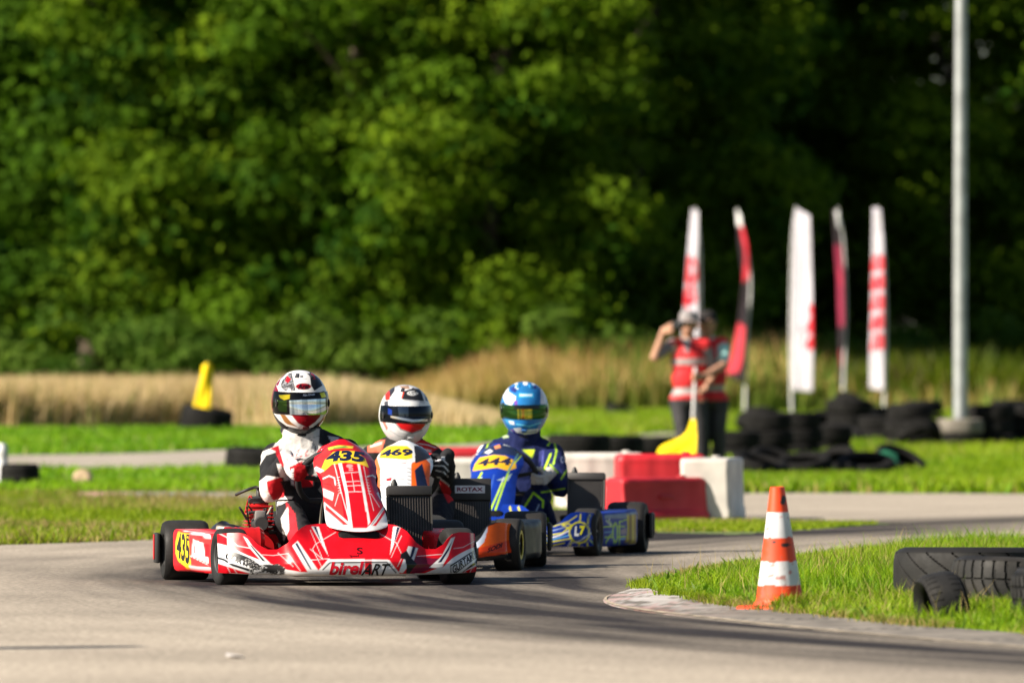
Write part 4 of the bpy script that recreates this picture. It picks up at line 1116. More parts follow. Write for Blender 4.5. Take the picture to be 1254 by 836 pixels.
def make_driver(kc, D):
    M = kc['M']
    d0 = M.translation.y
    def J(px, py, yl):
        """a joint: photo pixel + depth in kart space"""
        xl = 0.0
        for _ in range(4):
            dw = (M @ Vector((xl, yl, 0.3))).y
            p = M.inverted() @ at(px, py, dw)
            xl = p.x
        return Vector((p.x, yl, p.z))
    Wm = kc['wheel']
    T = Wm.to_3x3()
    tiltf = T @ Vector((0, -1, 0))
    def grip(an):
        c = Wm @ Vector((.160 * math.cos(an), 0, .150 * math.sin(an)))
        o_ = T @ Vector((math.cos(an), 0, math.sin(an))); t = T @ Vector((-math.sin(an), 0, math.cos(an)))
        if t.z < 0: t = -t
        return hand_grip(c, t, o_, tiltf)
    caps, ells = [], []
    head = J(*D['head'], .85)
    shL, shR, elL, elR = [J(*D[k]) for k in ('shL', 'shR', 'elL', 'elR')]
    hl, wl = grip(R(D['gripL'])); hr, wr = grip(R(D['gripR']))
    caps += hl + hr
    neck0 = (shL + shR) / 2 + Vector((0, .01, .055))
    hips = Vector((D.get('hipx', 0), .86, .15))
    chest = neck0 * .62 + hips * .38 + Vector((0, -.02, 0))
    lean = math.degrees(math.atan2((neck0 - hips).x, (neck0 - hips).z))
    Rt = Matrix.Rotation(R(lean), 4, 'Y')
    ells += [(neck0 * .72 + hips * .28, (.185, .118, .165), Rt), (neck0 * .40 + hips * .60, (.160, .115, .17), Rt), (hips, (.175, .135, .125), 0)]
    caps += [(neck0 + Vector((0, 0, -.03)), .098, head + Vector((0, .015, -.12)), .086)]
    for sh in (shL, shR): caps += [(neck0 + Vector((0, 0, .005)), .075, neck0 * .35 + sh * .65 + Vector((0, 0, .012)), .066)]
    ells += [(head + Vector((0, .01, -.01)), (.074, .090, .112), 0)]
    for sh, el, wr_ in ((shL, elL, wl), (shR, elR, wr)):
        caps += [(neck0 + Vector((0, 0, -.035)), .070, sh, .068), (sh, .070, (sh + el) / 2, .061), ((sh + el) / 2, .061, el, .052), (el, .053, (el + wr_) / 2, .050), ((el + wr_) / 2, .050, wr_, .036)]
    for sg, kn in ((-1, D.get('kneeL', (-.19, .40, .31))), (1, D.get('kneeR', (.19, .40, .31)))):
        hp = hips + Vector((sg * .095, -.02, .0)); kn = Vector(kn); an = Vector((sg * .135, .04, .125)); toe = Vector((sg * .125, -.115, .165))
        caps += [(hp, .092, (hp + kn) / 2, .082), ((hp + kn) / 2, .082, kn, .064), (kn, .064, kn * .55 + an * .45, .060), (kn * .55 + an * .45, .060, an, .043), (an + Vector((0, .02, -.035)), .040, toe, .032)]
    b = body_mesh(caps, ells, 0.0065, 3, .0052, 15)
    V = np.array(b.v)
    C = np.tile(np.array(D['suit']), (len(V), 1))
    for side, (sh, el, w0) in (('L', (shL, elL, wl)), ('R', (shR, elR, wr))):
        dd = near_line(V, [sh, el, w0]); C[dd < .085] = D['arm']
        # gloves run from just above the wrist
        gdir = np.array(w0 - el); gdir = gdir / np.linalg.norm(gdir)
        along = (V - np.array(el)) @ gdir; Lw = (w0 - el).length
        hc = np.array(w0); near = np.linalg.norm(V - hc, axis=1) < .19
        C[near & (along > Lw * .80) & (dd < .14)] = D['cuff']; C[near & (along > Lw * .98)] = D['glove']
    for sg in (-1, 1):
        C[(V[:, 1] < .36) & (V[:, 2] < .33)] = D['leg']
        C[(V[:, 1] < .09) & (V[:, 2] < .24)] = (.02, .02, .022)
    lg = (V[:, 1] < .70) & (V[:, 2] < .38) & (np.abs(V[:, 1] - .36) > 0.0); C[lg & (V[:, 1] > .09) & (np.minimum(near_line(V, [hips, (-.19, .4, .31)]), near_line(V, [hips, (.19, .4, .31)])) < .12)] = D['leg']
    hd = np.linalg.norm((V - np.array(head)), axis=1) < .14; C[hd] = D.get('neck', (.02, .02, .022))
    b.c = [tuple(c) for c in C]
    front = (V[:, 1] < 1.2)
    b.paint(M, D['paint'], soft=0.9)
    if D.get('text'):
        bb = b.bvh(M)
        for t in D['text']: b.text(M, bb, *t)
    off = Vector((0, .85, .06))
    b.v = [tuple(Vector(p) - off) for p in b.v]
    loc = M @ off
    o = b.build('person', M_FAB, None, 180)
    o.location = loc; o.rotation_euler = kc['root'].rotation_euler
    tag(o, D['label'], 'person', 'drivers seated in the three karts')
    Lm = Matrix.Translation(head) @ Matrix.Rotation(R(D['hyaw']), 4, 'Z') @ Matrix.Rotation(R(D.get('htilt', 4)), 4, 'X') @ Matrix.Rotation(R(D.get('hroll', 0)), 4, 'Y')
    if D.get('hs'): Lm = Lm @ Matrix.Scale(D['hs'], 4)
    make_helmet(o, M, D['helmet'], Lm, off)
    return o

f9 = F(306, 441, 4.885); ch = F(300, 430, 4.644); cw = F(290, 500, 4.18)
MAR = (.20, .006, .02)
make_driver(k435, dict(neck=(.50, .47, .45), 
    label='person in white, black and red suit driving the red kart, silver visor on the helmet',
    head=(367, 493), shL=(338, 560, .86), shR=(425, 556, .88), elL=(331, 601, .62), elR=(452, 612, .60), gripL=160, gripR=-30, hipx=-.03, hyaw=6, htilt=3,
    suit=(.03, .03, .033), arm=(.015, .015, .017), cuff=(.014, .014, .016), glove=(.42, .008, .014), leg=(.02, .02, .022),
    paint=[
        ('p', (.58, .56, .54), ch([(225, 440), (430, 440), (500, 560), (420, 700), (380, 800), (235, 760), (210, 700), (185, 560), (150, 560)])),
        ('p', (.015, .015, .017), ch([(62, 760), (80, 640), (130, 575), (190, 565), (222, 660), (215, 720), (190, 740)])),
        ('p', (.58, .56, .54), ch([(70, 650), (100, 570), (160, 545), (190, 570), (120, 590), (86, 645)])),
        ('p', (.45, .01, .02), ch([(140, 555), (190, 535), (222, 650), (212, 668), (190, 610), (170, 565)])),
        ('p', (.70, .68, .66), ch([(180, 640), (205, 640), (235, 720), (200, 715)])),
        ('p', (.02, .02, .022), cw([(240, 480), (250, 440), (320, 370), (400, 340), (440, 470), (380, 640), (250, 640)])),
        ('p', (.76, .73, .70), cw([(100, 385), (150, 345), (215, 350), (290, 430), (285, 460), (230, 490), (170, 505), (130, 470)])),
        ('p', (.48, .012, .02), cw([(152, 372), (225, 352), (262, 420), (240, 455), (185, 470), (160, 425)])),
        ('p', (.014, .014, .016), cw([(222, 372), (275, 365), (303, 430), (285, 452), (240, 448), (245, 425)])),
        ('p', (.44, .008, .014), cw([(268, 300), (330, 270), (390, 300), (390, 400), (300, 405)])),
        ('p', (.7, .7, .7), cw([(278, 308), (290, 306), (292, 385), (278, 390)])), ('l', (.02, .02, .02), .8, cw([(278, 330), (292, 328)])), ('l', (.02, .02, .02), .8, cw([(278, 355), (292, 353)])),
        ('p', (.02, .02, .022), cw([(345, 270), (385, 240), (400, 330), (370, 360), (350, 300)])),
        ('p', (.50, .02, .03), cw([(250, 470), (300, 540), (325, 690), (262, 690)])), ('p', (.7, .66, .62), cw([(225, 560), (262, 500), (268, 620), (240, 680)])),
        ('p', (.022, .022, .025), cw([(298, 540), (400, 560), (400, 690), (325, 690)])),
        ('p', (.015, .015, .02), ch([(425, 440), (460, 450), (520, 540), (470, 560), (420, 520)])), ('p', (.5, .5, .53), ch([(470, 480), (540, 490), (560, 560), (505, 540)])), ('p', MAR, ch([(530, 490), (590, 505), (600, 550), (545, 550)])),
        ('l', (.45, .03, .05), .8, cw([(245, 255), (262, 262), (300, 222), (322, 208), (300, 250), (335, 240), (322, 258), (290, 258)])), ('l', (.45, .03, .05), .8, cw([(345, 232), (362, 215), (350, 245), (370, 238)])),
        ('l', (.03, .03, .03), .9, ch([(372, 500), (400, 540), (395, 640)])), ('l', (.2, .2, .2), .7, ch([(330, 480), (380, 495), (420, 480)])), ('l', (.1, .1, .1), .8, ch([(350, 560), (390, 575)])),
    ],
    helmet=dict(base=(.66, .65, .64), vis=(.054, -.046), visbase=(.012, .012, .014), chin=(.10, .004, .008), vent=(.05, .05, .055), pivot=(.02, .02, .02),
        shell=[
            ('p', (.16, .008, .02), ch([(150, 300), (165, 200), (230, 120), (300, 95), (260, 118), (205, 165), (190, 230), (180, 300)])),
            ('p', (.05, .05, .055), ch([(203, 178), (232, 132), (266, 118), (288, 222), (235, 232), (206, 205)])), ('n', (.22, .22, .24), ch([(203, 178), (232, 132), (266, 118), (288, 222), (235, 232), (206, 205)]), .5, .0),
            ('p', (.35, .01, .02), ch([(228, 170), (240, 138), (262, 158), (245, 180)])),
            ('p', (.015, .015, .017), ch([(366, 112), (425, 155), (447, 205), (395, 224), (376, 195)])), ('p', (.4, .01, .015), ch([(372, 120), (392, 130), (402, 160), (385, 155)])),
            ('e', (.22, .005, .012), ch([(332, 200)])[0:1] + [(9.6, 4.0)]),
            ('p', (.014, .014, .016), ch([(185, 262), (300, 240), (450, 222), (475, 260), (475, 300), (180, 300)])),
            ('p', (.03, .02, .02), ch([(150, 250), (185, 250), (200, 350), (175, 360), (150, 320)])), ('p', (.25, .01, .02), ch([(150, 320), (180, 330), (190, 350), (160, 345)])),
            ('p', (.014, .014, .015), f9([(130, 295), (170, 335), (225, 392), (300, 412), (380, 398), (440, 350), (480, 290), (480, 330), (440, 420), (380, 470), (250, 460), (165, 400)])),
            ('p', (.30, .13, .035), f9([(180, 322), (215, 326), (260, 375), (310, 408), (260, 402), (212, 378)])), ('p', (.70, .68, .68), f9([(200, 315), (238, 322), (290, 378), (342, 404), (300, 406), (248, 372)])),
            ('p', (.70, .68, .68), f9([(424, 305), (446, 303), (424, 358), (375, 400), (340, 408), (392, 368)])), ('p', (.24, .006, .012), f9([(242, 318), (428, 306), (420, 338), (392, 368), (344, 402), (288, 376)])),
            ('p', (.30, .13, .035), f9([(448, 322), (460, 318), (425, 388), (402, 396)])), ('l', (.74, .72, .70), 2.4, f9([(150, 318), (178, 355), (222, 388), (285, 404)])),
            ('p', (.15, .006, .015), f9([(125, 200), (150, 165), (152, 255), (130, 280)])),
            ('p', (.76, .75, .74), f9([(158, 148), (200, 180), (270, 192), (380, 186), (442, 146), (452, 178), (388, 204), (270, 210), (178, 196)])),
            ('l', (.75, .74, .73), 1.8, f9([(172, 160), (190, 115), (230, 75), (300, 52), (370, 65), (425, 110), (450, 165)])),
            ('l', (.3, .3, .3), .7, ch([(300, 160), (352, 156)])), ('p', (.12, .12, .13), ch([(312, 138), (332, 136), (332, 150), (314, 150)])),
        ],
        text=[('Arai', ch([(300, 186), (362, 184), (362, 214), (300, 216)]), (.02, .005, .008), 0, .03, .2)],
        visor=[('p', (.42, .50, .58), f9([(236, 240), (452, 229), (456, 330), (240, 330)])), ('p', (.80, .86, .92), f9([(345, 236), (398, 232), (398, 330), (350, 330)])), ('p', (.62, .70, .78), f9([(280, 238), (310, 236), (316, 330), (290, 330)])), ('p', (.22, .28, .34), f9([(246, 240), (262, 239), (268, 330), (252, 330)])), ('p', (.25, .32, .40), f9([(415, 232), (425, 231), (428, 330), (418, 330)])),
            ('p', (.02, .05, .01), f9([(150, 235), (220, 242), (222, 312), (175, 305)])), ('p', (.55, .42, .02), f9([(172, 208), (240, 205), (238, 230), (205, 238), (180, 225)])), ('p', (.5, .4, .02), f9([(418, 196), (445, 190), (456, 218), (430, 224)]))],  # dark green side patch is a reflection put into the visor colour
        vtext=[('Abu Dhabi', ch([(328, 243), (396, 237), (397, 250), (329, 256)]), (.6, .6, .6), 0, .01, .1)]),
))
make_driver(k469, dict(
    label='person in red and black suit behind plate 469, white helmet with red chin',
    head=(496, 508), shL=(457, 562, .86), shR=(528, 561, .86), elL=(440, 600, .62), elR=(541, 603, .60), gripL=170, gripR=20, hyaw=14, htilt=3,
    suit=(.02, .02, .022), arm=(.018, .018, .02), cuff=(.016, .016, .018), glove=(.02, .02, .022), leg=(.018, .018, .025),
    paint=[
        ('p', (.52, .016, .02), c4b([(340, 470), (420, 470), (520, 520), (580, 640), (480, 560), (420, 600), (350, 540)])),
        ('p', (.66, .14, .08), c4b([(0, 480), (130, 465), (100, 560), (0, 560)])), ('p', (.75, .5, .45), c4b([(20, 505), (110, 480), (105, 500), (20, 525)])),
        ('p', (.6, .45, .45), c4b([(405, 530), (465, 540), (465, 560), (410, 550)])), ('l', (.7, .65, .65), 1.0, c4b([(350, 490), (440, 505), (500, 525)])),
        ('p', (.018, .018, .02), c4b([(470, 560), (530, 520), (620, 660), (600, 760), (480, 700)])), ('l', (.65, .65, .7), 1.3, c4b([(500, 620), (550, 610), (590, 650)])), ('l', (.65, .65, .7), 1.3, c4b([(490, 655), (560, 660), (596, 700)])), ('l', (.65, .65, .7), 1.2, c4b([(500, 690), (560, 705), (590, 740)])), ('p', (.4, .42, .46), c4b([(540, 590), (565, 590), (570, 615), (545, 615)])),
        ('p', (.70, .68, .68), c4b([(505, 735), (530, 740), (600, 800), (590, 820)])), ('p', (.55, .016, .02), c4b([(520, 750), (590, 800), (640, 900), (590, 930), (540, 830)])),
        ('p', (.02, .02, .022), c4b([(130, 440), (340, 450), (340, 490), (130, 480)])), ('p', (.50, .25, .14), c4b([(150, 405), (200, 445), (190, 455), (150, 430)])),
    ],
    helmet=dict(base=(.62, .62, .63), vis=(.050, -.030), visbase=(.010, .014, .022), chin=(.7, .7, .7), vent=(.04, .04, .045),
        shell=[
            ('p', (.03, .03, .04), c4b([(150, 110), (200, 50), (200, 110), (165, 160)])), ('p', (.50, .03, .02), c4b([(128, 120), (160, 100), (165, 175), (130, 180)])), ('p', (.55, .05, .03), c4b([(245, 165), (262, 105), (275, 110), (262, 165)])),
            ('p', (.02, .02, .024), c4b([(252, 172), (272, 110), (330, 92), (385, 95), (415, 185)])), ('p', (.02, .02, .024), c4b([(400, 60), (440, 110), (450, 190), (425, 180)])), ('p', (.32, .2, .14), c4b([(230, 75), (300, 70), (310, 95), (260, 100)])), ('p', (.4, .4, .42), c4b([(200, 70), (240, 80), (230, 110), (200, 100)])),
            ('e', (.75, .75, .75), c4b([(330, 127)])[0:1] + [(6.6, 2.8)]), ('e', (.05, .05, .05), c4b([(330, 127)])[0:1] + [(5.2, 1.9)]),
            ('p', (.05, .05, .06), c4b([(120, 190), (150, 180), (165, 280), (125, 250)])), ('p', (.02, .05, .35), c4b([(145, 240), (180, 262), (178, 292), (150, 285)])), ('l', (.35, .36, .4), 1.2, c4b([(180, 195), (300, 178), (420, 195)])),
            ('p', (.015, .015, .02), c4b([(165, 312), (200, 330), (320, 345), (440, 335), (440, 350), (320, 362), (180, 345)])),
            ('p', (.55, .012, .014), c4b([(198, 332), (320, 348), (428, 352), (395, 392), (325, 416), (245, 388)])), ('l', (.03, .03, .03), .9, c4b([(198, 340), (245, 392), (325, 420), (400, 396)])),
            ('p', (.55, .2, .16), c4b([(95, 310), (120, 320), (150, 380), (140, 400)])), ('l', (.4, .4, .42), 1.0, c4b([(165, 400), (230, 440), (330, 460)])),
        ],
        text=[('Arai', c4b([(304, 118), (356, 118), (356, 138), (304, 138)]), (.75, .75, .75), 0, .02, .2)],
        visor=[('p', (.05, .07, .10), c4b([(220, 225), (300, 222), (300, 300), (230, 296)])), ('p', (.4, .4, .42), c4b([(168, 290), (330, 318), (440, 316), (440, 332), (330, 338), (170, 306)])), ('p', (.02, .06, .4), c4b([(150, 235), (178, 250), (178, 290), (150, 280)]))]),
))
make_driver(k444, dict(
    label='person in navy suit with lime lines driving the blue kart, blue helmet with green visor',
    head=(642, 501), shL=(599, 558, .86), shR=(676, 558, .88), elL=(590, 592, .62), elR=(686, 597, .62), gripL=218, gripR=-8, hipx=.05, hyaw=8, htilt=3, hs=1.0, kneeR=(.18, .42, .30),
    suit=(.006, .011, .06), arm=(.007, .013, .075), cuff=(.006, .011, .06), glove=(.42, .40, .37), leg=(.005, .009, .05),
    paint=[
        ('l', LIME, 1.6, c6b([(175, 545), (200, 480), (230, 445)])), ('p', (.7, .72, .74), c6b([(60, 600), (90, 570), (150, 590), (120, 660), (70, 680)])), ('p', (.6, .63, .66), c6b([(90, 550), (130, 490), (160, 510), (120, 570)])),
        ('l', LIME, 2.0, c6b([(610, 520), (650, 470), (672, 560), (650, 650)])), ('l', LIME, 2.2, c6b([(630, 580), (600, 655), (585, 690)])), ('l', LIME, 1.8, c6b([(625, 655), (680, 710)])), ('l', LIME, 1.8, c6b([(705, 755), (745, 695)])), ('p', (.5, .66, .03), c6b([(430, 550), (520, 548), (500, 610), (470, 585)])), ('p', (.07, .08, .3), c6b([(550, 560), (585, 550), (575, 660), (545, 670)])), ('p', (.35, .45, .25), c6b([(265, 440), (300, 430), (340, 460), (300, 470)])),
        ('e', (.3, .34, .5), c6b([(715, 620)])[0:1] + [(2.5, 4)]), ('e', (.012, .022, .11), c6b([(715, 620)])[0:1] + [(1.4, 2.6)]), ('l', (.3, .34, .5), .8, c6b([(620, 700), (640, 720)])),
        ('l', LIME, 1.6, c6([(345, 510), (440, 495)])), ('l', LIME, 2.4, c6([(272, 575), (312, 512), (352, 545), (350, 570)])), ('l', LIME, 1.5, c6([(335, 630), (370, 615), (375, 640)])), ('l', (.35, .4, .5), 1.2, c6([(315, 605), (335, 560)])), ('l', (.3, .33, .4), 1.2, c6([(560, 330), (575, 380)])),
    ],
    helmet=dict(base=(.02, .16, .42), vis=(.030, -.044), visbase=(.02, .07, .015), chin=(.05, .15, .4), vent=(.03, .22, .5),
        shell=[
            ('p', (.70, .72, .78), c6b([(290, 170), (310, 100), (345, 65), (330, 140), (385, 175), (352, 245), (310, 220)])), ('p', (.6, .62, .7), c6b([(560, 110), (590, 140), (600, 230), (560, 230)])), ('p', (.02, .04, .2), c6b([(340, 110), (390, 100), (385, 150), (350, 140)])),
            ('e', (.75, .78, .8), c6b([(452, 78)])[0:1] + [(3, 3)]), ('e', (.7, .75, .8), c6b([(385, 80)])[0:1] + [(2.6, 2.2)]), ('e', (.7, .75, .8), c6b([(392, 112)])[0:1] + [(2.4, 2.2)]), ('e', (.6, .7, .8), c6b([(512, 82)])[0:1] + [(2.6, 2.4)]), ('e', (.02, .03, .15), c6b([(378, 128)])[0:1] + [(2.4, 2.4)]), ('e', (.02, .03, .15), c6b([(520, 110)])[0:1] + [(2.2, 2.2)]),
            ('p', (.03, .33, .62), c6b([(405, 150), (510, 150), (510, 182), (405, 182)])), ('p', (.55, .7, .8), c6b([(412, 158), (500, 158), (500, 172), (412, 172)])), ('p', (.14, .05, .3), c6b([(370, 200), (395, 205), (395, 235), (375, 235)])),
            ('p', (.012, .014, .02), c6b([(375, 236), (550, 236), (552, 262), (372, 262)])), ('p', (.02, .03, .05), c6b([(280, 220), (305, 215), (320, 320), (290, 300)])),
            ('p', (.04, .30, .60), c6b([(300, 320), (370, 345), (350, 380), (320, 360)])), ('p', (.65, .68, .72), c6b([(330, 345), (370, 350), (375, 375), (345, 370)])), ('p', (.02, .02, .16), c6b([(345, 400), (420, 440), (540, 430), (590, 360), (590, 450), (400, 480)])),
            ('p', (.6, .62, .68), c6b([(365, 400), (420, 395), (440, 440), (390, 430)])), ('p', (.66, .68, .72), c6b([(430, 415), (545, 400), (540, 432), (440, 445)])), ('l', (.1, .1, .2), 1.0, c6b([(440, 432), (530, 420)])), ('l', (.12, .5, .75), 1.5, c6b([(390, 370), (480, 385), (560, 360)])), ('p', (.14, .05, .3), c6b([(345, 405), (365, 405), (372, 425), (350, 420)])),
        ],
        text=[],
        visor=[('p', (.02, .025, .03), c6b([(372, 236), (552, 236), (555, 264), (370, 264)])), ('p', (.35, .32, .03), c6b([(395, 264), (500, 264), (500, 352), (400, 346)])), ('p', (.42, .20, .03), c6b([(425, 264), (445, 264), (445, 352), (428, 350)])), ('p', (.10, .12, .02), c6b([(405, 264), (420, 264), (422, 350), (408, 348)])), ('p', (.45, .4, .05), c6b([(470, 264), (490, 264), (490, 350), (470, 350)])), ('p', (.03, .16, .42), c6b([(300, 320), (420, 350), (560, 345), (600, 320), (600, 390), (300, 390)]))],
        vtext=[('SWEDISH TEAM', c6b([(388, 242), (540, 240), (540, 256), (388, 258)]), (.6, .62, .65), 0, .02, 0)][:0]),
))

# ------------------------------------------------------------------ tyres
def car_tyre(R_=0.30, w=0.195, tread=0, seed=1, dusty=.06):
    """hollow road tyre about the z axis, lying flat, bottom at z=0"""
    rin = R_ * 0.62
    h = w / 2
    prof = [(rin, -h * .72), (rin + .02, -h * .92), (R_ * .84, -h * 1.0), (R_ - .026, -h * .93), (R_ - .008, -h * .80)]
    nt_ = 70 if tread else 25
    for k in range(nt_): prof.append((R_ - .008 * abs((k / (nt_ - 1)) * 2 - 1) ** 3, -h * .76 + h * 1.52 * k / (nt_ - 1)))
    prof += [(R_ - .008, h * .80), (R_ - .026, h * .93), (R_ * .84, h), (rin + .02, h * .92), (rin, h * .72), (rin - .004, h * .6), (R_ - .05, h * .55), (R_ - .03, 0), (R_ - .05, -h * .55), (rin - .004, -h * .6)]
    mb = MB()
    n = 420 if tread else 44
    mb.lathe(prof, 'z', (0, 0, 0), (.013, .0125, .0125), 0, n, closed=True)
    V = np.array(mb.v); C = np.array(mb.c)
    rr = np.hypot(V[:, 0], V[:, 1]); th = np.arctan2(V[:, 1], V[:, 0]); zz = V[:, 2] / h
    on = (rr > R_ - .010) & (np.abs(zz) < .80)
    C[on] = (.017, .0165, .016)
    if tread == 1:
        gr = (np.abs((zz * 3.2 + 8) % 1.6 - .8) < .16) | ((np.abs(zz) < .77) & (((th * 20 / 6.283 * 2 + np.abs(zz) * 1.1) % 1) < .22))
    elif tread == 2:
        gr = ((((th * 34 / 6.283 + np.where(zz > 0, .12 * zz, -1.1 * np.abs(zz) ** 1.4)) % 1) < .20) & (np.abs(zz) > .03)) | (np.abs(zz - .02) < .035)
    elif tread == 4:
        gr = ((th * 17 / 6.283 + zz * 1.35) % 1) < .055
    elif tread == 5:
        gr = (((th * 30 / 6.283) % 1) < .14) & (np.abs(zz) > .28)
    else:
        gr = np.abs((zz * 2.4 + 8) % 1.2 - .6) < .12
    gr = gr & on
    k = np.where(gr, 1 - .007 / R_, 1.0)
    V[:, 0] *= k; V[:, 1] *= k; C[gr] = (.004, .004, .004)
    dust = np.clip(vnoise(V, 9, seed) * .8 + .1, 0, 1)[:, None]
    C = C * (1 - dust * .35) + np.array((.09, .08, .065)) * dust * dusty
    V[:, 2] += h
    mb.v = [tuple(p) for p in V]; mb.c = [tuple(c) for c in C]
    return mb

def put(o, loc, rot=(0, 0, 0), label=None, cat=None, group=None):
    o.location = loc; o.rotation_euler = tuple(R(a_) for a_ in rot)
    if label: o['label'] = label
    if cat: o['category'] = cat
    if group: o['group'] = group
    return o

# near tyres on the island
def isl(px, py):
    X, d = g_at(px, py); return (X, d)
X, d = isl(1190, 741)
put(car_tyre(.315, .215, 4, 1, .10).build('tyre', M_RUB), (X, d + .1, .02), (-1.0, .5, 20), 'largest black tyre of the island pile, lying flat in the grass', 'tyre', 'tyres on the grass island')
X, d = isl(1243, 746)
put(car_tyre(.275, .185, 2, 2, .42).build('tyre', M_RUB), (X, d - .25, .02), (-3, 3, 0), 'black tyre with blocky tread leaning against the flat one on the island', 'tyre', 'tyres on the grass island')
X, d = isl(1150, 763)
put(car_tyre(.135, .15, 5, 3, .2).build('tyre', M_RUB), (X - .06, d, .045), (0, 80, 14), 'small slick kart tyre tipped on its side before the island pile', 'tyre', 'tyres on the grass island')
X, d = isl(1296, 764)
put(car_tyre(.18, .19, 1, 4).build('tyre', M_RUB), (X, d, .02), (0, 0, 0), 'black tyre cut off by the right edge of the view, on the island', 'tyre', 'tyres on the grass island')

# the tyre wall by the lamp post: every tyre a thing
_t0 = car_tyre(.29, .185, 0, 5).build('tyre', M_ORUB)
_first = [True]
def tyre_at(x, y, z, rot, label, group, k=1.0):
    if _first[0]:
        o = _t0; _first[0] = False
    else:
        o = _t0.copy(); COL.objects.link(o)
    o.scale = (k, k, 1)
    return put(o, (x, y, z), rot, label, 'tyre', group)
WALL = 'tyres of the wall by the lamp post'
stacks = [(899, 567, 2, 'right behind the two marshals'), (938, 565, 3, 'second from the marshals in the tyre wall'), (976, 563, 3, 'below the tall white flag'), (1012, 558, 2, 'below the narrow dark flag'),
          (1042, 541, 3, 'between the narrow dark flag and the last white flag'), (1078, 544, 2, 'below the last white flag'), (1112, 549, 3, 'dusty, left of the lamp post'),
          (1216, 549, 3, 'right of the lamp post'), (1256, 548, 3, 'at the right edge of the view'), (1132, 520, 2, 'far side of the wall, left of the lamp post'), (1034, 518, 2, 'far side of the wall, under the narrow dark flag'),
          (1235, 519, 2, 'far side of the wall, right of the lamp post'), (956, 545, 2, 'dusty, behind the front row of the wall'), (1062, 529, 2, 'second row, below the last white flag')]
rs = random.Random(4)
for px, py, n, wh in stacks:
    X, d = g_at(px, py)
    z = float(gz(X, d)) - .01
    for k in range(n):
        nm = {1: ['single'], 2: ['lower', 'upper'], 3: ['bottom', 'middle', 'top']}[n][k]
        tyre_at(X + rs.uniform(-.03, .03), d + rs.uniform(-.03, .03), z + .186 * k, (rs.uniform(-2, 2), rs.uniform(-2, 2), rs.uniform(0, 360)), f'{nm} black tyre of the stack {wh}', WALL, rs.uniform(.93, 1.05))
for k in range(34):
    px, py = rs.uniform(898, 1262), rs.uniform(532, 560)
    if px > 1020: py -= 9
    if 1130 < px < 1215: continue
    X, d = g_at(px, py)
    tyre_at(X, d, float(gz(X, d)) + rs.choice([0, .1, .2]), (rs.uniform(-35, 35), rs.uniform(-35, 35), rs.uniform(0, 360)), 'black tyre wedged askew between the stacks of the tyre wall', WALL, rs.uniform(.95, 1.1))
lowt = [(946, 586, (26, 10, 20), 'black tyre tipped on edge, first of the low row beside the barrier'), (985, 588, (12, -6, 0), 'black tyre lying flat in the low row on the grass'), (1022, 586, (24, -20, -10), 'black tyre tilted up in the low row, left of the green sheet'), (1098, 583, (20, 24, 0), 'black tyre slumped at the end of the green sheet'), (928, 589, (10, 12, 0), 'black tyre at the near end of the low row, beside the white barrier'), (1060, 589, (15, -8, 30), 'black tyre half under the green sheet')]
for px, py, rot, lb in lowt:
    X, d = g_at(px, py); tyre_at(X, d, float(gz(X, d)) + .05 + .1 * (abs(rot[0]) > 30), rot, lb, 'low row of tyres on the grass')
for k, (px, py, n, wh) in enumerate([(709, 579, 2, 'beside the blue driver'), (752, 578, 2, 'in the middle of the row behind the barriers'), (796, 577, 2, 'left of the yellow flag')]):
    X, d = g_at(px, py)
    for j in range(n): tyre_at(X, d, float(gz(X, d)) + .186 * j, (0, 0, 40 * j), f'{["lower", "upper"][j]} black tyre of the stack {wh}', 'tyres behind the barriers', 1.05)
X, d = g_at(300, 582); tyre_at(X + .13, d, float(gz(X, d)), (2, 3, 0), 'black tyre lying flat in the grass just left of the first driver', 'tyres standing alone', 1.05).scale = (1.1, 1.1, 1.35)
X, d = g_at(24, 601); tyre_at(X, d, float(gz(X, d)) - .02, (0, 0, 0), 'small black tyre beside the white post', 'tyres standing alone', .55).scale = (.58, .58, 1.35)
X, d = g_at(250, 531); fx, fd = X, d
tyre_at(X, d, float(gz(X, d)) - .0, (3, 10, 0), 'black tyre in the far grass holding the yellow pennant', 'tyres standing alone', 1.08).scale = (1.08, 1.08, 1.7)
X, d = g_at(760, 514); tyre_at(X, d, float(gz(X, d)) + .02, (10, 22, 0), 'black tyre alone on the far grass left of the marshals', 'tyres standing alone', 1.0)
X, d = g_at(708, 501); tyre_at(X, d, float(gz(X, d)) + .0, (48, 10, 0), 'dusty tyre on the far grass above the blue driver, at the straw edge', 'tyres standing alone', 1.0)

# ------------------------------------------------------------------ cone
X, d = g_at(955, 749)
cn = MB()
Hc = .49
def cone_r(z): return .094 - (.094 - .028) * (z - .035) / (Hc - .035)
prof = [(.106, .026), (.100, .036)] + [(cone_r(.035 + (Hc - .036) * k / 90), .035 + (Hc - .036) * k / 90) for k in range(2, 91)] + [(.024, Hc), (.018, Hc - .004), (.016, Hc - .08)]
cn.lathe(prof, 'z', (0, 0, 0), (.80, .058, .005), 0, 72)
V = np.array(cn.v); C = np.array(cn.c)
zz = V[:, 2]
wob = .003 * vnoise(V, 14, 3.0)
wht = ((zz + wob > .104) & (zz + wob < .198)) | ((zz + wob > .292) & (zz + wob < .392))
C[wht] = (.66, .66, .68)
n1, n2, n3 = vnoise(V * np.array([1, 1, 2.5]), 22, 1.0), vnoise(V, 60, 2.0), vnoise(V * np.array([1, 1, .3]), 30, 6.0)
sc = np.clip((n1 + .6 * n2 - .42) / .15, 0, 1) * wht
C = C * (1 - sc[:, None] * .7) + np.array((.55, .10, .06)) * sc[:, None] * .7
g_ = np.clip((n3 + .5 * n2 - .30) / .3, 0, 1)[:, None] * .45
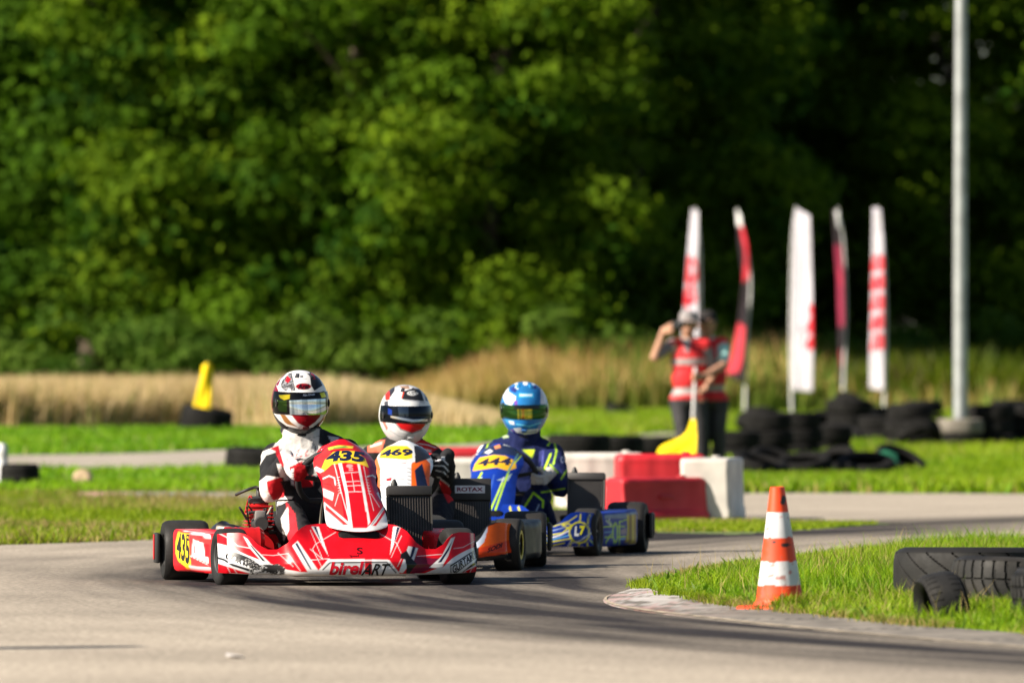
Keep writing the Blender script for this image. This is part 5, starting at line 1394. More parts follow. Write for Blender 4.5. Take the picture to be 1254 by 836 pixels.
C = C * (1 - g_) + np.array((.16, .13, .11)) * g_
fr = V[:, 1] < 0
for (ax_, az_, rx, rz_) in ((.022, .435, .013, .022), (.028, .262, .020, .008), (-.02, .275, .01, .005), (.010, .052, .014, .02)):
    q = np.sqrt(((V[:, 0] - ax_) / rx) ** 2 + ((zz - az_) / rz_) ** 2) + .5 * n2
    w1 = (np.clip((1 - q) / .3, 0, 1) * fr)[:, None]; C = C * (1 - w1) + np.array((.02, .015, .015)) * w1
cn.c = [tuple(c) for c in C]
root = cn.build('traffic_cone', M_OLD)
tag(root, 'orange and white striped traffic cone on the grass island behind the kerb', 'traffic cone')
root.location = (X, d, .004); root.rotation_euler = (R(1.5), R(-1.2), 0)
bs = MB(); bs.box((0, 0, .012), (.250, .250, .024), (.74, .055, .006), 0, Matrix.Rotation(R(38), 4, 'Z'), .010); bs.build('base', M_OLD, root)

# ------------------------------------------------------------------ plastic barriers
def barrier(L, H, W, col, loc, rot, label, roll=0, tp=1.0):
    """water-filled plastic block: tapered body, foot flange, pocket recess and filler plug"""
    mb = MB()
    prof = [(-W * .5, 0), (-W * .5, H * .16), (-W * .40, H * .24), (-W * .34, H * .80), (-W * .36, H * .92), (-W * .30, H), (W * .30, H), (W * .36, H * .92), (W * .34, H * .80), (W * .40, H * .24), (W * .5, H * .16), (W * .5, 0)]
    prof = [(y * (1 - tp) * .0 + (math.copysign(W * .5, y) * (1 - tp) + y * tp), z) for y, z in prof]
    nx = 16
    V, Fs = [], []
    n = len(prof)
    for i in range(nx + 1):
        t = i / nx
        e_ = 1 - .10 * max(0, 1 - min(t, 1 - t) * nx) 
        gv = 1 - .05 * (1 if (i % 5 == 2 and 1 < i < nx - 1) else 0)
        for (y, z) in prof: V.append(((t - .5) * L, y * e_ * (gv if z > H * .2 else 1), z * (1 - .03 * (e_ < .95))))
    for i in range(nx):
        for k in range(n): Fs.append((i * n + k, i * n + (k + 1) % n, (i + 1) * n + (k + 1) % n, (i + 1) * n + k))
    Fs.append(tuple(range(n - 1, -1, -1))); Fs.append(tuple(nx * n + k for k in range(n)))
    mb.add(V, Fs, col)
    C = np.array(mb.c); nz = vnoise(np.array(mb.v), 5, 2.2)[:, None]
    C = C * (1 + .12 * nz)
    mb.c = [tuple(np.clip(c, 0, .9)) for c in C]
    o = mb.build('barrier_block', M_OLD)
    bv = o.modifiers.new('b', 'BEVEL'); bv.width = .012; bv.segments = 2; bv.limit_method = 'ANGLE'
    pl = MB(); pl.lathe([(.03, 0), (.03, .012), (.022, .016), (.001, .016)], 'z', (L * .3, 0, H), tuple(np.array(col) * .8), 0, 16)
    pl.build('filler_plug', M_OLD, o)
    pc = MB(); pc.box((0, -W * .375, H * .55), (L * .16, .02, H * .10), tuple(np.array(col) * .85), 0, Matrix.Rotation(R(-5), 4, 'X'), .006); pc.build('grip_pocket', M_OLD, o)
    o.location = loc; o.rotation_euler = (R(roll), 0, R(rot))
    return tag(o, label, 'barrier', 'plastic barriers by the track')
WB = (.66, .62, .57); RB = (.48, .012, .022)
P = lambda px, d: (px - CX) * d / FPX
barrier(.85, .425, .385, (.52, .485, .44), (P(872, 58.9), 58.95, .0), 82, 'white plastic barrier standing end-on at the right end of the row', 0, .3)
barrier(.72, .295, .32, RB, (P(803, 58.4), 58.4, .0), 36, 'low red plastic barrier in front of the row')
barrier(.62, .445, .40, (.52, .012, .022), (P(808, 60.2), 60.2, 0), 6, 'red plastic barrier between the two white ones')
barrier(.62, .450, .40, WB, (P(735, 60.6), 60.6, 0), 6, 'white plastic barrier behind the blue kart')
barrier(.75, .40, .40, WB, (P(548, 62.5), 62.5, 0), 4, 'white plastic barrier seen between the second and third drivers')
barrier(.75, .47, .40, RB, (P(556, 63.6), 63.6, 0), 4, 'red plastic barrier seen between the second and third drivers')

# ------------------------------------------------------------------ lamp post
X, d = g_at(1176, 550); d += .15; X = P(1176, d)
zb = float(gz(X, d))
lp = MB()
lp.tube([(0, 0, 0), (0, 0, 3.0), (0.01, 0, 6.0), (0.03, 0, 9.0)], [.088, .080, .070, .056], (.36, .38, .38), 0, 28)
root = lp.build('lamp_post', colmat('galvanised_steel', 0.5, metal=0.55, dirt=0.3, dscale=4))
tag(root, 'tall grey steel lamp post rising from the tyre wall', 'lamp post'); root.location = (X, d, zb)
h = MB(); h.tube([(0.03, 0, 8.95), (.1, -.25, 9.15), (.15, -.8, 9.2)], .04, (.36, .38, .38), 0, 12); h.box((.17, -1.1, 9.2), (.26, .6, .10), (.3, .3, .3), 0, None, .03); h.build('lamp_head', M_PLAS, root)
ftg = MB(); ftg.lathe([(.001, .29), (.19, .29), (.205, .275), (.205, .0)], 'z', (0, 0, 0), (.34, .32, .28), 0, 28); ftg.build('footing', M_STONE, root)
zt = zb + .02
o = tyre_at(X, d, zb + .19, (0, 0, 0), 'grey dusty tyre threaded over the foot of the lamp post', WALL); 
gm = o.data.copy(); o.data = gm
ca = gm.color_attributes['Col']; cc = np.zeros(len(ca.data) * 4, np.float32); ca.data.foreach_get('color', cc); cc = cc.reshape(-1, 4); cc[:, :3] = cc[:, :3] * .3 + np.array((.20, .18, .15)); ca.data.foreach_set('color', cc.ravel())
tyre_at(X, d, zb, (0, 0, 70), 'black tyre at the very foot of the lamp post, under the grey one', WALL)

# ------------------------------------------------------------------ feather flags
def flag_cloth(d, left, right, marks, base, tilt=1.0, thick=.004, ny=60, nx=12, seed=0):
    """sail between two photo edges; the cloth turns away in depth and ripples"""
    ly = [p[1] for p in left]; lx = [p[0] for p in left]; ry = [p[1] for p in right]; rx = [p[0] for p in right]
    mb = MB()
    def fn(u, v):
        y0 = ly[0] + (ly[-1] - ly[0]) * v; y1 = ry[0] + (ry[-1] - ry[0]) * v
        xl = float(np.interp(y0, ly, lx)); xr = float(np.interp(y1, ry, rx)); xl, xr = xl + .09 * (xr - xl), xr - .09 * (xr - xl)
        x = xl * (1 - u) + xr * u; y = y0 * (1 - u) + y1 * u
        dep = -tilt * (u - .5) * (xr - xl) * d / FPX + .05 * math.sin(v * 9 + seed + u * 2.2) * u
        return at(x, y, d + dep)
    mb.grid(fn, nx, ny, base, 0, thick)
    mb.paint(Matrix.Identity(4), marks, soft=1.5)
    return mb
FLG = 'feather flags along the far grass'
def feather(d, pole, cloth, label):
    bx, by = pole[-1]
    b_ = at(bx, by, d); zg = float(gz(b_.x, d)); b_.z = zg
    pts = [at(x, y, d) for x, y in pole[:-1]] + [b_]
    pts = [p - b_ for p in pts]
    pm = MB(); cv = catmull(pts, 8); pm.tube(cv, [.010 + .014 * k / len(cv) for k in range(len(cv))], (.62, .62, .60), 0, 10)
    o = pm.build('feather_flag', M_PLAS); o.location = b_
    tag(o, label, 'flag', FLG)
    cloth.v = [tuple(Vector(p) - b_) for p in cloth.v]
    cloth.build('cloth', M_FAB, o, 180)
    st = MB(); st.box((0, 0, .02), (.5, .05, .03), (.2, .2, .2), 0, None, .01); st.box((0, 0, .022), (.05, .5, .03), (.2, .2, .2), 0, None, .01); st.build('foot', M_PLAS, o)
    return o
FW = (.45, .43, .48); FR = (.55, .02, .035); FK = (.02, .014, .018)
dF = 140.0
fa = flag_cloth(dF, [(846, 256), (842, 300), (838, 350), (834, 400), (833, 440)], [(856, 258), (856, 300), (856, 350), (857, 400), (857, 440)],
    [('p', FR, [(843, 312), (852, 318), (855, 340), (846, 352), (840, 345)]), ('p', FW, [(846, 322), (851, 326), (851, 336), (846, 338)]), ('p', FR, [(840, 352), (850, 350), (853, 368), (842, 378), (836, 372)]), ('l', FW, 1.6, [(840, 362), (850, 360)]), ('p', FR, [(838, 385), (852, 383), (852, 392), (836, 396)])], FW, .9, seed=1)
feather(dF, [(851, 254), (857, 300), (858, 400), (858, 512)], fa, 'white and red feather flag rising behind the two marshals')
fb = flag_cloth(dF + 2, [(901, 256), (903, 300), (909, 340), (902, 400), (893, 440), (886, 458)], [(907, 262), (917, 300), (919, 340), (914, 400), (913, 440), (912, 470)],
    [('p', (.58, .03, .05), [(905, 270), (917, 290), (918, 340), (910, 345), (912, 310)]), ('p', (.50, .04, .06), [(904, 395), (912, 400), (909, 440), (905, 455), (886, 458), (892, 430)]), ('l', FK, 1.2, [(911, 300), (918, 302)]), ('l', FK, 1.2, [(911, 318), (918, 320)]), ('p', (.7, .7, .7), [(900, 254), (908, 256), (908, 278), (902, 276)])], FK, .8, seed=2)
feather(dF + 2, [(903, 255), (914, 300), (919, 350), (914, 420), (912, 512)], fb, 'curved black and red feather flag right of the marshals')
fc = flag_cloth(dF, [(972, 254), (970, 300), (968, 380), (967, 440), (967, 478)], [(994, 264), (996, 300), (998, 380), (999, 440), (998, 480)],
    [('p', FR, [(989, 372), (999, 372), (1000, 425), (990, 430), (986, 420), (994, 410), (985, 402), (992, 390)]), ('l', FR, 1.4, [(978, 400), (986, 412), (982, 422), (990, 426)]), ('l', (.2, .1, .12), 1.0, [(980, 398), (990, 404), (984, 416)]), ('l', (.45, .45, .5), .9, [(990, 320), (991, 365)])], FW, 1.0, seed=3)
feather(dF, [(975, 253), (970, 300), (968, 420), (970, 514)], fc, 'broad white feather flag with one small red mark')
fd_ = flag_cloth(dF + 4, [(1019, 256), (1021, 300), (1024, 340), (1026, 400), (1026, 440), (1026, 472)], [(1028, 260), (1032, 300), (1034, 340), (1035, 400), (1035, 440), (1034, 474)],
    [('p', (.22, .02, .05), [(1022, 300), (1031, 300), (1034, 400), (1027, 400)]), ('l', (.45, .03, .06), 1.6, [(1028, 330), (1030, 350)]), ('l', (.4, .03, .05), 1.6, [(1029, 430), (1030, 448)]), ('p', (.7, .7, .7), [(1022, 252), (1031, 254), (1032, 280), (1026, 278)])], FK, .8, seed=4)
feather(dF + 4, [(1026, 254), (1033, 300), (1036, 380), (1034, 440), (1032, 508)], fd_, 'narrow dark feather flag between the two white ones')
fe = flag_cloth(dF, [(1068, 254), (1067, 300), (1065, 380), (1063, 440), (1063, 476)], [(1080, 256), (1083, 300), (1084, 380), (1084, 440), (1084, 478)],
    [('p', FR, [(1069, 314 + 24 * k), (1082, 312 + 24 * k), (1083, 330 + 24 * k), (1066, 333 + 24 * k)]) for k in range(5)] + [('l', FW, 1.5, [(1070, 322 + 24 * k), (1079, 321 + 24 * k)]) for k in range(5)], FW, .9, seed=5)
feather(dF, [(1074, 253), (1082, 300), (1085, 400), (1082, 512)], fe, 'white feather flag with a column of red letters, nearest the lamp post')

# ------------------------------------------------------------------ small things of the left field
X, d = g_at(3, 601)
mb = MB(); mb.tube([(0, 0, -.02), (0, 0, .36), (0, 0, .40)], [.045, .042, .030], (.62, .62, .64), 0, 16); o = mb.build('marker_post', M_OLD); o.location = (X, d, float(gz(X, d)))
tag(o, 'short white marker post at the left edge of the view', 'post')
bnd = MB(); bnd.tube([(0, 0, .28), (0, 0, .34)], .0445, (.5, .5, .5), 0, 16); bnd.build('band', M_OLD, o)
X, d = g_at(103, 600)
bm = bmesh.new(); bmesh.ops.create_icosphere(bm, subdivisions=3, radius=.095)
for v in bm.verts: v.co *= 1 + .3 * noise.noise(v.co * 14); v.co.z *= .8
bm.verts.index_update(); st = MB(); st.add([v.co[:] for v in bm.verts], [[v.index for v in f.verts] for f in bm.faces], (.45, .33, .20)); bm.free()
o = st.build('stone', M_STONE); o.location = (X, d, float(gz(X, d)) + .10); tag(o, 'pale rounded stone lying in the grass near the left kerb', 'stone')
# furled yellow pennant stuck in its tyre
pn = MB()
b_ = Vector((fx, fd, float(gz(fx, fd))))
s_ = FPX / fd
def pen(u, v):
    an = 2 * math.pi * u
    r_ = (.055 + .070 * v ** 1.2) * (1 + .22 * math.sin(3 * an + 5 * v) + .1 * math.sin(7 * an))
    if v < .06: r_ *= v / .06
    return ((4 - 6 * v) / s_ + r_ * math.cos(an) * .9, r_ * math.sin(an), .84 - .62 * v)
pn.grid(pen, 36, 24, (.78, .55, .01), 0, .004)
pm = MB(); pm.tube([(-.02, 0, .0), (.03, 0, .84)], .012, (.5, .5, .48)); o = pm.build('yellow_pennant', M_PLAS); o.location = b_
tag(o, 'furled yellow pennant planted in a tyre before the straw field', 'flag'); pn.build('cloth', M_FAB, o, 180)
# scrap on the asphalt, and a stout post outside the view whose shadow falls across the track
X, d = g_at(288, 806)
sc_ = MB(); sc_.grid(lambda u, v: ((u - .5) * .055 + .004 * math.sin(7 * v), (v - .5) * .16, .006 + .006 * math.sin(3 * u + 2 * v)), 8, 6, (.62, .58, .56), 0, .003)
o = sc_.build('paper_scrap', M_FAB); o.location = (X, d, .004); tag(o, 'crumpled white paper scrap on the bare asphalt nearest the camera', 'litter')
# green sheet over the low tyres
X, d = g_at(1070, 583)
d -= .75
gs = MB(); gs.grid(lambda u, v: ((u - .5) * .42, (v - .5) * .5, .10 + .16 * math.exp(-((v - .45) / .35) ** 2) * (0.6 + .5 * u) + .03 * math.sin(9 * u + 4 * v)), 24, 20, (.012, .10, .055), 0, .006)
o = gs.build('green_sheet', M_FAB, None, 180); o.location = (X, d, float(gz(X, d))); tag(o, 'dark green sheet thrown over the end of the low tyre row', 'sheet')

# ------------------------------------------------------------------ marshals
SKN = (.42, .22, .14)
def marshal(d, px0, J, paint_layers, label, shirt, trousers, hands, hatcol, face_tilt=0):
    """J: joints as (px, py, depth offset)"""
    Q = {k: at(v[0], v[1], d + v[2]) for k, v in J.items()}
    base = Vector((P(px0, d), d, float(gz(P(px0, d), d))))
    hd = Q['head']
    caps, ells = [], []
    nb = (Q['shL'] + Q['shR']) / 2 + Vector((0, .01, .03))
    hip = Q['hip']
    ells += [(nb * .66 + hip * .34, (.175, .115, .21), 0), (nb * .35 + hip * .65, (.165, .12, .20), 0), (hip, (.17, .12, .13), 0)]
    caps += [(nb, .062, hd + Vector((0, .02, -.10)), .054)]
    for sh in (Q['shL'], Q['shR']): caps += [(nb + Vector((0, 0, -.03)), .06, sh, .062)]
    # head with a face: skull, jaw, nose, brow, ears
    ells += [(hd, (.075, .092, .112), 0), (hd + Vector((0, -.025, -.065)), (.052, .062, .052), 0)]
    caps += [(hd + Vector((0, -.092, .005)), .009, hd + Vector((0, -.108, -.025)), .014)]
    for sg in (-1, 1):
        ells.append((hd + Vector((sg * .078, .01, -.01)), (.012, .022, .034), 0))
        caps.append((hd + Vector((sg * .045, -.075, .03)), .014, hd + Vector((sg * .015, -.085, .03)), .014))
    caps.append((hd + Vector((-.02, -.082, -.062)), .010, hd + Vector((.02, -.082, -.062)), .010))
    for s_ in 'LR':
        hc, wr_ = hands[s_](Q['ha' + s_])
        caps += hc + [(Q['sh' + s_], .060, Q['el' + s_], .046), (Q['el' + s_], .044, wr_, .030)]
        Q['wr' + s_] = wr_
        hp = hip + Vector(((-.09 if s_ == 'L' else .09), 0, -.03)); kn, an = Q['kn' + s_], Q['an' + s_]
        caps += [(hp, .098, kn, .070), (kn, .070, an, .055), (an + Vector((0, .03, -.02)), .045, an + Vector((0, -.16, -.045)), .038)]
    b = body_mesh(caps, ells, 0.008, 2, .003, 11)
    V = np.array(b.v); C = np.tile(np.array(shirt), (len(V), 1))
    C[V[:, 2] < hip.z - .02] = trousers
    C[V[:, 2] < base.z + .10] = (.03, .03, .03)
    for s_ in 'LR':
        dd = near_line(V, [Q['el' + s_], Q['wr' + s_], Q['ha' + s_]]); m = (dd < .085) & (near_line(V, [Q['sh' + s_], Q['el' + s_] * .7 + Q['sh' + s_] * .3]) > .075); C[m] = SKN
        C[np.linalg.norm(V - np.array(Q['ha' + s_]), axis=1) < .12] = SKN
    hm = np.linalg.norm((V - np.array(hd)) / np.array((1, 1, 1.1)), axis=1) < .135; C[hm & (V[:, 2] > hd.z - .14)] = SKN
    for sg in (-1, 1):
        e_ = np.array(hd + Vector((sg * .032, -.085, .008))); q = np.linalg.norm((V - e_) / np.array((1.5, 1, 1)), axis=1)
        C[q < .011] = (.6, .58, .55); C[q < .007] = (.03, .02, .015)
    q = np.abs(V[:, 2] - (hd.z - .062)) + .15 * np.abs(V[:, 0] - hd.x); C[(q < .008) & (V[:, 1] < hd.y - .06)] = (.28, .09, .08)
    b.c = [tuple(c) for c in C]
    # vest: red with pale bands, painted on the trunk only
    Vt = np.array(b.v); trunk = (near_line(Vt, [nb, hip]) < .24)
    for s_ in 'LR': trunk &= near_line(Vt, [Q['sh' + s_] * .72 + Q['el' + s_] * .28, Q['el' + s_], Q['wr' + s_], Q['ha' + s_]]) > .068
    trunk &= np.linalg.norm(Vt - np.array(hd), axis=1) > .16
    C = np.array(b.c); C2 = paint(C.copy(), topx(Vt), paint_layers, 1.5); C[trunk] = C2[trunk]
    b.c = [tuple(c) for c in C]
    b.v = [tuple(Vector(p) - base) for p in b.v]
    o = b.build('person', M_SKIN, None, 180); o.location = base
    tag(o, label, 'person', 'track marshals behind the barriers')
    ht = MB(); hh = hd - base
    ht.lathe([(.088, .035), (.090, .06), (.086, .10), (.065, .128), (.03, .138), (.001, .140)], 'z', hh, hatcol, 0, 28)
    V_, F_ = [], []
    for j in range(5):
        for i in range(15):
            an = math.pi * (1.0 + i / 14.0); r_ = .088 + .075 * j / 4 * math.sin(math.pi * i / 14) ** .6
            V_.append(hh + Vector((r_ * math.cos(an), r_ * math.sin(an) * 1.05, .040 - .012 * j / 4)))
    for j in range(4):
        for i in range(14): F_.append((j * 15 + i, j * 15 + i + 1, (j + 1) * 15 + i + 1, (j + 1) * 15 + i))
    o_ = len(V_); V_ += [v - Vector((0, 0, .006)) for v in V_]; F_ += [tuple(o_ + k for k in reversed(f)) for f in F_[:56]]
    ht.add(V_, F_, hatcol)
    ht.build('cap', M_FAB, o, 60)
    return o, Q, base
def hand_at(t, o_, f):
    return lambda c: hand_grip(c, t, o_, f)
cmz = F(780, 370, 4.18)
VR, VS = (.58, .012, .018), (.34, .30, .30)
d1 = 83.7
fl = lambda x, d: HY + (CAMZ - float(gz(P(x, d), d))) * FPX / d
vest1 = [('p', VR, cmz([(140, 170), (420, 170), (420, 495), (140, 495)])), ('p', (.20, .20, .22), cmz([(225, 160), (285, 160), (262, 262), (248, 262)])), ('p', VS, cmz([(150, 168), (215, 150), (225, 178), (160, 200)])), ('p', VS, cmz([(150, 290), (420, 285), (420, 318), (150, 322)])), ('p', (.12, .11, .12), cmz([(150, 292), (205, 290), (205, 320), (150, 322)])), ('p', VS, cmz([(145, 440), (430, 428), (430, 462), (145, 478)])), ('e', (.7, .5, .45), cmz([(185, 238)])[0:1] + [(4, 6)])]
marshal(d1, 843, dict(head=(843, 397, 0), shL=(823, 422, 0), shR=(864, 421, 0), hip=(843, 486, .02), elL=(802, 437, -.10), haL=(823, 403, -.20), elR=(872, 452, .05), haR=(862, 478, -.10),
    knL=(836, 531, -.03), knR=(858, 531, .0), anL=(834, fl(834, d1) - 11, .02), anR=(860, fl(860, d1) - 11, .04)), vest1,
    'person in pale cap and red vest filming with a raised arm behind the barriers', (.16, .16, .18), (.022, .02, .024),
    dict(L=hand_at((0, 0, 1), (-1, .2, -.1), (.2, -1, 0)), R=hand_at((0, -1, 0), (.2, 0, 1), (-.8, 0, -.6))), (.26, .24, .24))
d2 = 83.85
vest2 = [('p', VR, [(840, 404), (895, 404), (895, 490), (840, 490)]), ('p', VS, [(840, 472), (895, 470), (895, 478), (840, 480)]), ('p', VS, [(840, 440), (895, 438), (895, 446), (840, 448)])]
_, Q2, base2 = marshal(d2, 870, dict(head=(866, 397, 0), shL=(851, 421, 0), shR=(886, 420, 0), hip=(870, 487, .02), elL=(846, 452, .10), haL=(852, 476, .02), elR=(887, 447, -.16), haR=(851, 462, -.50),
    knL=(862, 531, 0), knR=(880, 530, -.02), anL=(859, fl(859, d2) - 11, .02), anR=(881, fl(881, d2) - 11, .04)), vest2,
    'person in dark cap, pale teal shirt and red vest holding the lowered yellow flag', (.34, .58, .55), (.022, .02, .024),
    dict(L=hand_at((0, 0, 1), (-1, 0, 0), (0, -1, 0)), R=hand_at((.06, 0, 1), (.9, .45, .1), (-.3, -.9, 0))), (.025, .022, .022))
# phone-sized camera in the raised hand
c_ = at(830, 398, d1 - .24)
cmb = MB(); cmb.box((0, 0, 0), (.115, .05, .075), (.02, .02, .022), 0, None, .008); cmb.lathe([(.030, 0), (.030, -.045), (.024, -.05), (.001, -.046)], 'y', (.012, -.02, .0), (.03, .03, .032), 0, 20)
o = cmb.build('camera', M_PLAS); o.location = c_; tag(o, 'small black camera held up to the face of the marshal in the pale cap', 'camera')
# lowered yellow flag
hp = Q2['haR']
bot = at(847, 553, d2 - .66); top = hp + (hp - bot).normalized() * .10
fp = MB(); fp.tube([top - hp, hp - hp, bot - hp], [.016, .016, .015], (.62, .60, .60), 0, 12)
o = fp.build('yellow_flag', M_PLAS); o.location = hp; tag(o, 'yellow signal flag hanging from a white stick held by the marshal', 'flag')
fm = MB()
Lf = [(847, 513), (838, 532), (812, 545), (805, 554), (803, 565)]; Rf = [(852, 513), (853, 530), (853, 545), (852, 556), (848, 565)]
L_, R__ = catmull(Lf, 8), catmull(Rf, 8)
def ff(u, v):
    i = min(int(v * (len(L_) - 1) + .5), len(L_) - 1)
    x, y = L_[i] * (1 - u) + R__[i] * u
    return at(x, y, d2 - .62 - .16 * u + .012 * math.sin(u * 7 + v * 5)) - hp
fm.grid(ff, 30, 40, (.80, .60, .01), 0, .004); fm.build('cloth', M_FAB, o, 180)

# ------------------------------------------------------------------ vegetation
def raw_mesh(name, V, loops, counts, col, mat):
    me = bpy.data.meshes.new(name)
    me.vertices.add(len(V)); me.vertices.foreach_set('co', np.asarray(V, np.float32).ravel())
    me.loops.add(len(loops)); me.loops.foreach_set('vertex_index', np.asarray(loops, np.int32))
    me.polygons.add(len(counts))
    st = np.zeros(len(counts), np.int32); st[1:] = np.cumsum(counts)[:-1]
    me.polygons.foreach_set('loop_start', st); me.polygons.foreach_set('loop_total', np.asarray(counts, np.int32))
    c = me.color_attributes.new('Col', 'FLOAT_COLOR', 'POINT')
    cc = np.ones((len(V), 4), np.float32); cc[:, :3] = col
    c.data.foreach_set('color', cc.ravel())
    me.materials.append(mat)
    me.update(calc_edges=True)
    return me

def blades(name, X, Y, Z, H, W, COLR, lean=0.35, mat=None, clump=None):
    """bent grass blades, five points each"""
    n = len(X)
    yaw = rng.uniform(0, 2 * np.pi, n)
    la = rng.normal(0, lean, n); lb = rng.normal(0, lean, n)
    wx, wy = np.cos(yaw) * W / 2, np.sin(yaw) * W / 2
    V = np.zeros((n, 5, 3))
    mx_, my_ = la * H * .35, lb * H * .35
    tx, ty = la * H * 1.1, lb * H * 1.1
    V[:, 0] = np.stack([X - wx, Y - wy, Z], 1); V[:, 1] = np.stack([X + wx, Y + wy, Z], 1)
    V[:, 2] = np.stack([X + mx_ - wx * .8, Y + my_ - wy * .8, Z + H * .55], 1); V[:, 3] = np.stack([X + mx_ + wx * .8, Y + my_ + wy * .8, Z + H * .55], 1)
    V[:, 4] = np.stack([X + tx, Y + ty, Z + H * (1 - .25 * (la * la + lb * lb))], 1)
    idx = np.arange(n)[:, None] * 5
    loops = (idx + np.array([0, 1, 3, 2, 2, 3, 4])).ravel()
    counts = np.tile([4, 3], n)
    col = np.repeat(COLR, 5, axis=0)
    if clump is not None:
        fc_ = np.array(clump) * rng.uniform(.7, 1.25, (n, 1)); c5_ = col.reshape(n, 5, 3); c5_[:, :2] = fc_[:, None]; c5_[:, 2:4] = c5_[:, 2:4] * .45 + fc_[:, None] * .55; col = c5_.reshape(-1, 3)
    me = raw_mesh(name, V.reshape(-1, 3), loops, counts, col, mat or M_GRASS)
    o = bpy.data.objects.new(name, me); COL.objects.link(o)
    return tag(o, kind='stuff')

def nfield(X, Y, s, seed):
    # cheap smooth noise: bilinear lookup in a random lattice
    g = np.random.default_rng(seed).uniform(-1, 1, (64, 64))
    x, y = X * s, Y * s
    i, j = np.floor(x).astype(int), np.floor(y).astype(int)
    fx_, fy_ = x - i, y - j
    fx_, fy_ = fx_ * fx_ * (3 - 2 * fx_), fy_ * fy_ * (3 - 2 * fy_)
    G_ = lambda a_, b__: g[a_ % 64, b__ % 64]
    return (G_(i, j) * (1 - fx_) + G_(i + 1, j) * fx_) * (1 - fy_) + (G_(i, j + 1) * (1 - fx_) + G_(i + 1, j + 1) * fx_) * fy_

GA, GB, GD = np.array((.105, .195, .004)), np.array((.245, .300, .010)), np.array((.34, .26, .10))
def gcol(X, Y, dry=.1, seed=3):
    n = len(X)
    t = np.clip(.5 + .45 * nfield(X, Y, .7, seed) + rng.normal(0, .22, n), 0, 1)[:, None]
    c = GA * (1 - t) + GB * t
    dm = (rng.uniform(0, 1, n) < np.clip(dry * (1 + 2.2 * nfield(X, Y, .45, seed + 1)), 0, 1))[:, None]
    c = np.where(dm, GD * rng.uniform(.7, 1.15, (n, 1)), c)
    return c * rng.uniform(.75, 1.2, (n, 1))

roadpoly = [tuple(p) for p in roadA] + [tuple(p) for p in roadB[::-1]]
kpoly = [tuple(p) for p in kA] + [tuple(p) for p in kB[::-1]]
def field(n, d0, d1, x0, x1, test=None, power=1.0):
    """random ground points between two distances; x limits as view columns"""
    t = rng.uniform(0, 1, n)
    d = 1 / (1 / d0 + (1 / d1 - 1 / d0) * t) if power else d0 + (d1 - d0) * t
    px = rng.uniform(x0, x1, n)
    X = (px - CX) * d / FPX
    Pq = np.stack([X, d], 1)
    m = ~inpoly(Pq, track_poly) & ~inpoly(Pq, roadpoly) & ~inpoly(Pq, kpoly)
    if test is not None: m &= test(X, d)
    return X[m], d[m]

# island grass: long, dense and sharp
ip_ = np.array(island_poly)
n = 330000
X = rng.uniform(.35, 3.4, n); Y = rng.uniform(29, 52, n)
m = inpoly(np.stack([X, Y], 1), island_poly) & (X < 2.6 + (Y - 29) * .07)
X, Y = X[m], Y[m]
edge = np.full(len(X), 9.0)
PQ = np.stack([X, Y], 1)
for A_, B_ in zip(kerb_in[:-1], kerb_in[1:]): edge = np.minimum(edge, segdist(PQ, A_, B_))
hn = nfield(X, Y, 1.6, 11)
H = np.clip(rng.gamma(6, .0080, len(X)) * (1 + .45 * hn) * (.55 + .6 * np.clip(edge / .5, 0, 1)), .02, .19)
blades('grass', X, Y, np.full(len(X), .008), H, rng.uniform(.003, .006, len(X)), gcol(X, Y, .11, 21) * np.array((1.0, 1.15, .9)), .42)
cx_, cy_ = g_at(955, 749)
tx = np.concatenate([rng.normal(cx_ + .06, .10, 1500), rng.uniform(1.55, 2.35, 5000)]); ty = np.concatenate([rng.normal(cy_ - .13, .07, 1500), rng.uniform(32.6, 35.0, 5000)])
m = inpoly(np.stack([tx, ty], 1), island_poly); tx, ty = tx[m], ty[m]
m = (tx > cx_ - .09) ; tx, ty = tx[m], ty[m]
blades('grass', tx, ty, np.full(len(tx), .008), rng.uniform(.03, .085, len(tx)), rng.uniform(.003, .006, len(tx)), gcol(tx, ty, .2, 22), .5)
# straw stalks and seed heads of the island
k = rng.choice(len(X), 1500, replace=False)
blades('grass', X[k], Y[k], np.full(len(k), .008), rng.uniform(.06, .17, len(k)), rng.uniform(.002, .003, len(k)), np.tile(GD, (len(k), 1)) * rng.uniform(.8, 1.3, (len(k), 1)), .35, M_STRAW)
# broad weed leaves among the grass
k = rng.choice(len(X), 2600, replace=False)
blades('grass', X[k], Y[k], np.full(len(k), .008), rng.uniform(.03, .075, len(k)), rng.uniform(.012, .022, len(k)), np.tile((.13, .22, .02), (len(k), 1)) * rng.uniform(.7, 1.2, (len(k), 1)), .55)
# mown lawn beyond the outer edge of the bend, thin and dry in places
X, Y = field(200000, 47, 74, -60, 700)
H = np.clip(rng.gamma(5, .011, len(X)) * (1 + .4 * nfield(X, Y, .8, 31)), .015, .12)
blades('grass', X, Y, gz(X, Y), H, rng.uniform(.007, .013, len(X)), gcol(X, Y, .36, 33) * np.array((.95, .98, .9)), .45)
X, Y = field(16000, 53.5, 59, 780, 1075)
blades('grass', X, Y, gz(X, Y), rng.uniform(.006, .032, len(X)), rng.uniform(.006, .012, len(X)), gcol(X, Y, .5, 35), .45)
X, Y = field(90000, 70, 104, -80, 830)
blades('grass', X, Y, gz(X, Y), rng.uniform(.05, .13, len(X)), rng.uniform(.016, .030, len(X)), gcol(X, Y, .04, 37) * np.array((.92, 1.25, 1)), .4)
X, Y = field(110000, 74, 170, 780, 1330)
blades('grass', X, Y, gz(X, Y), rng.uniform(.05, .15, len(X)), rng.uniform(.018, .036, len(X)), gcol(X, Y, .05, 39) * np.array((1.1, 1.2, 1)), .4)
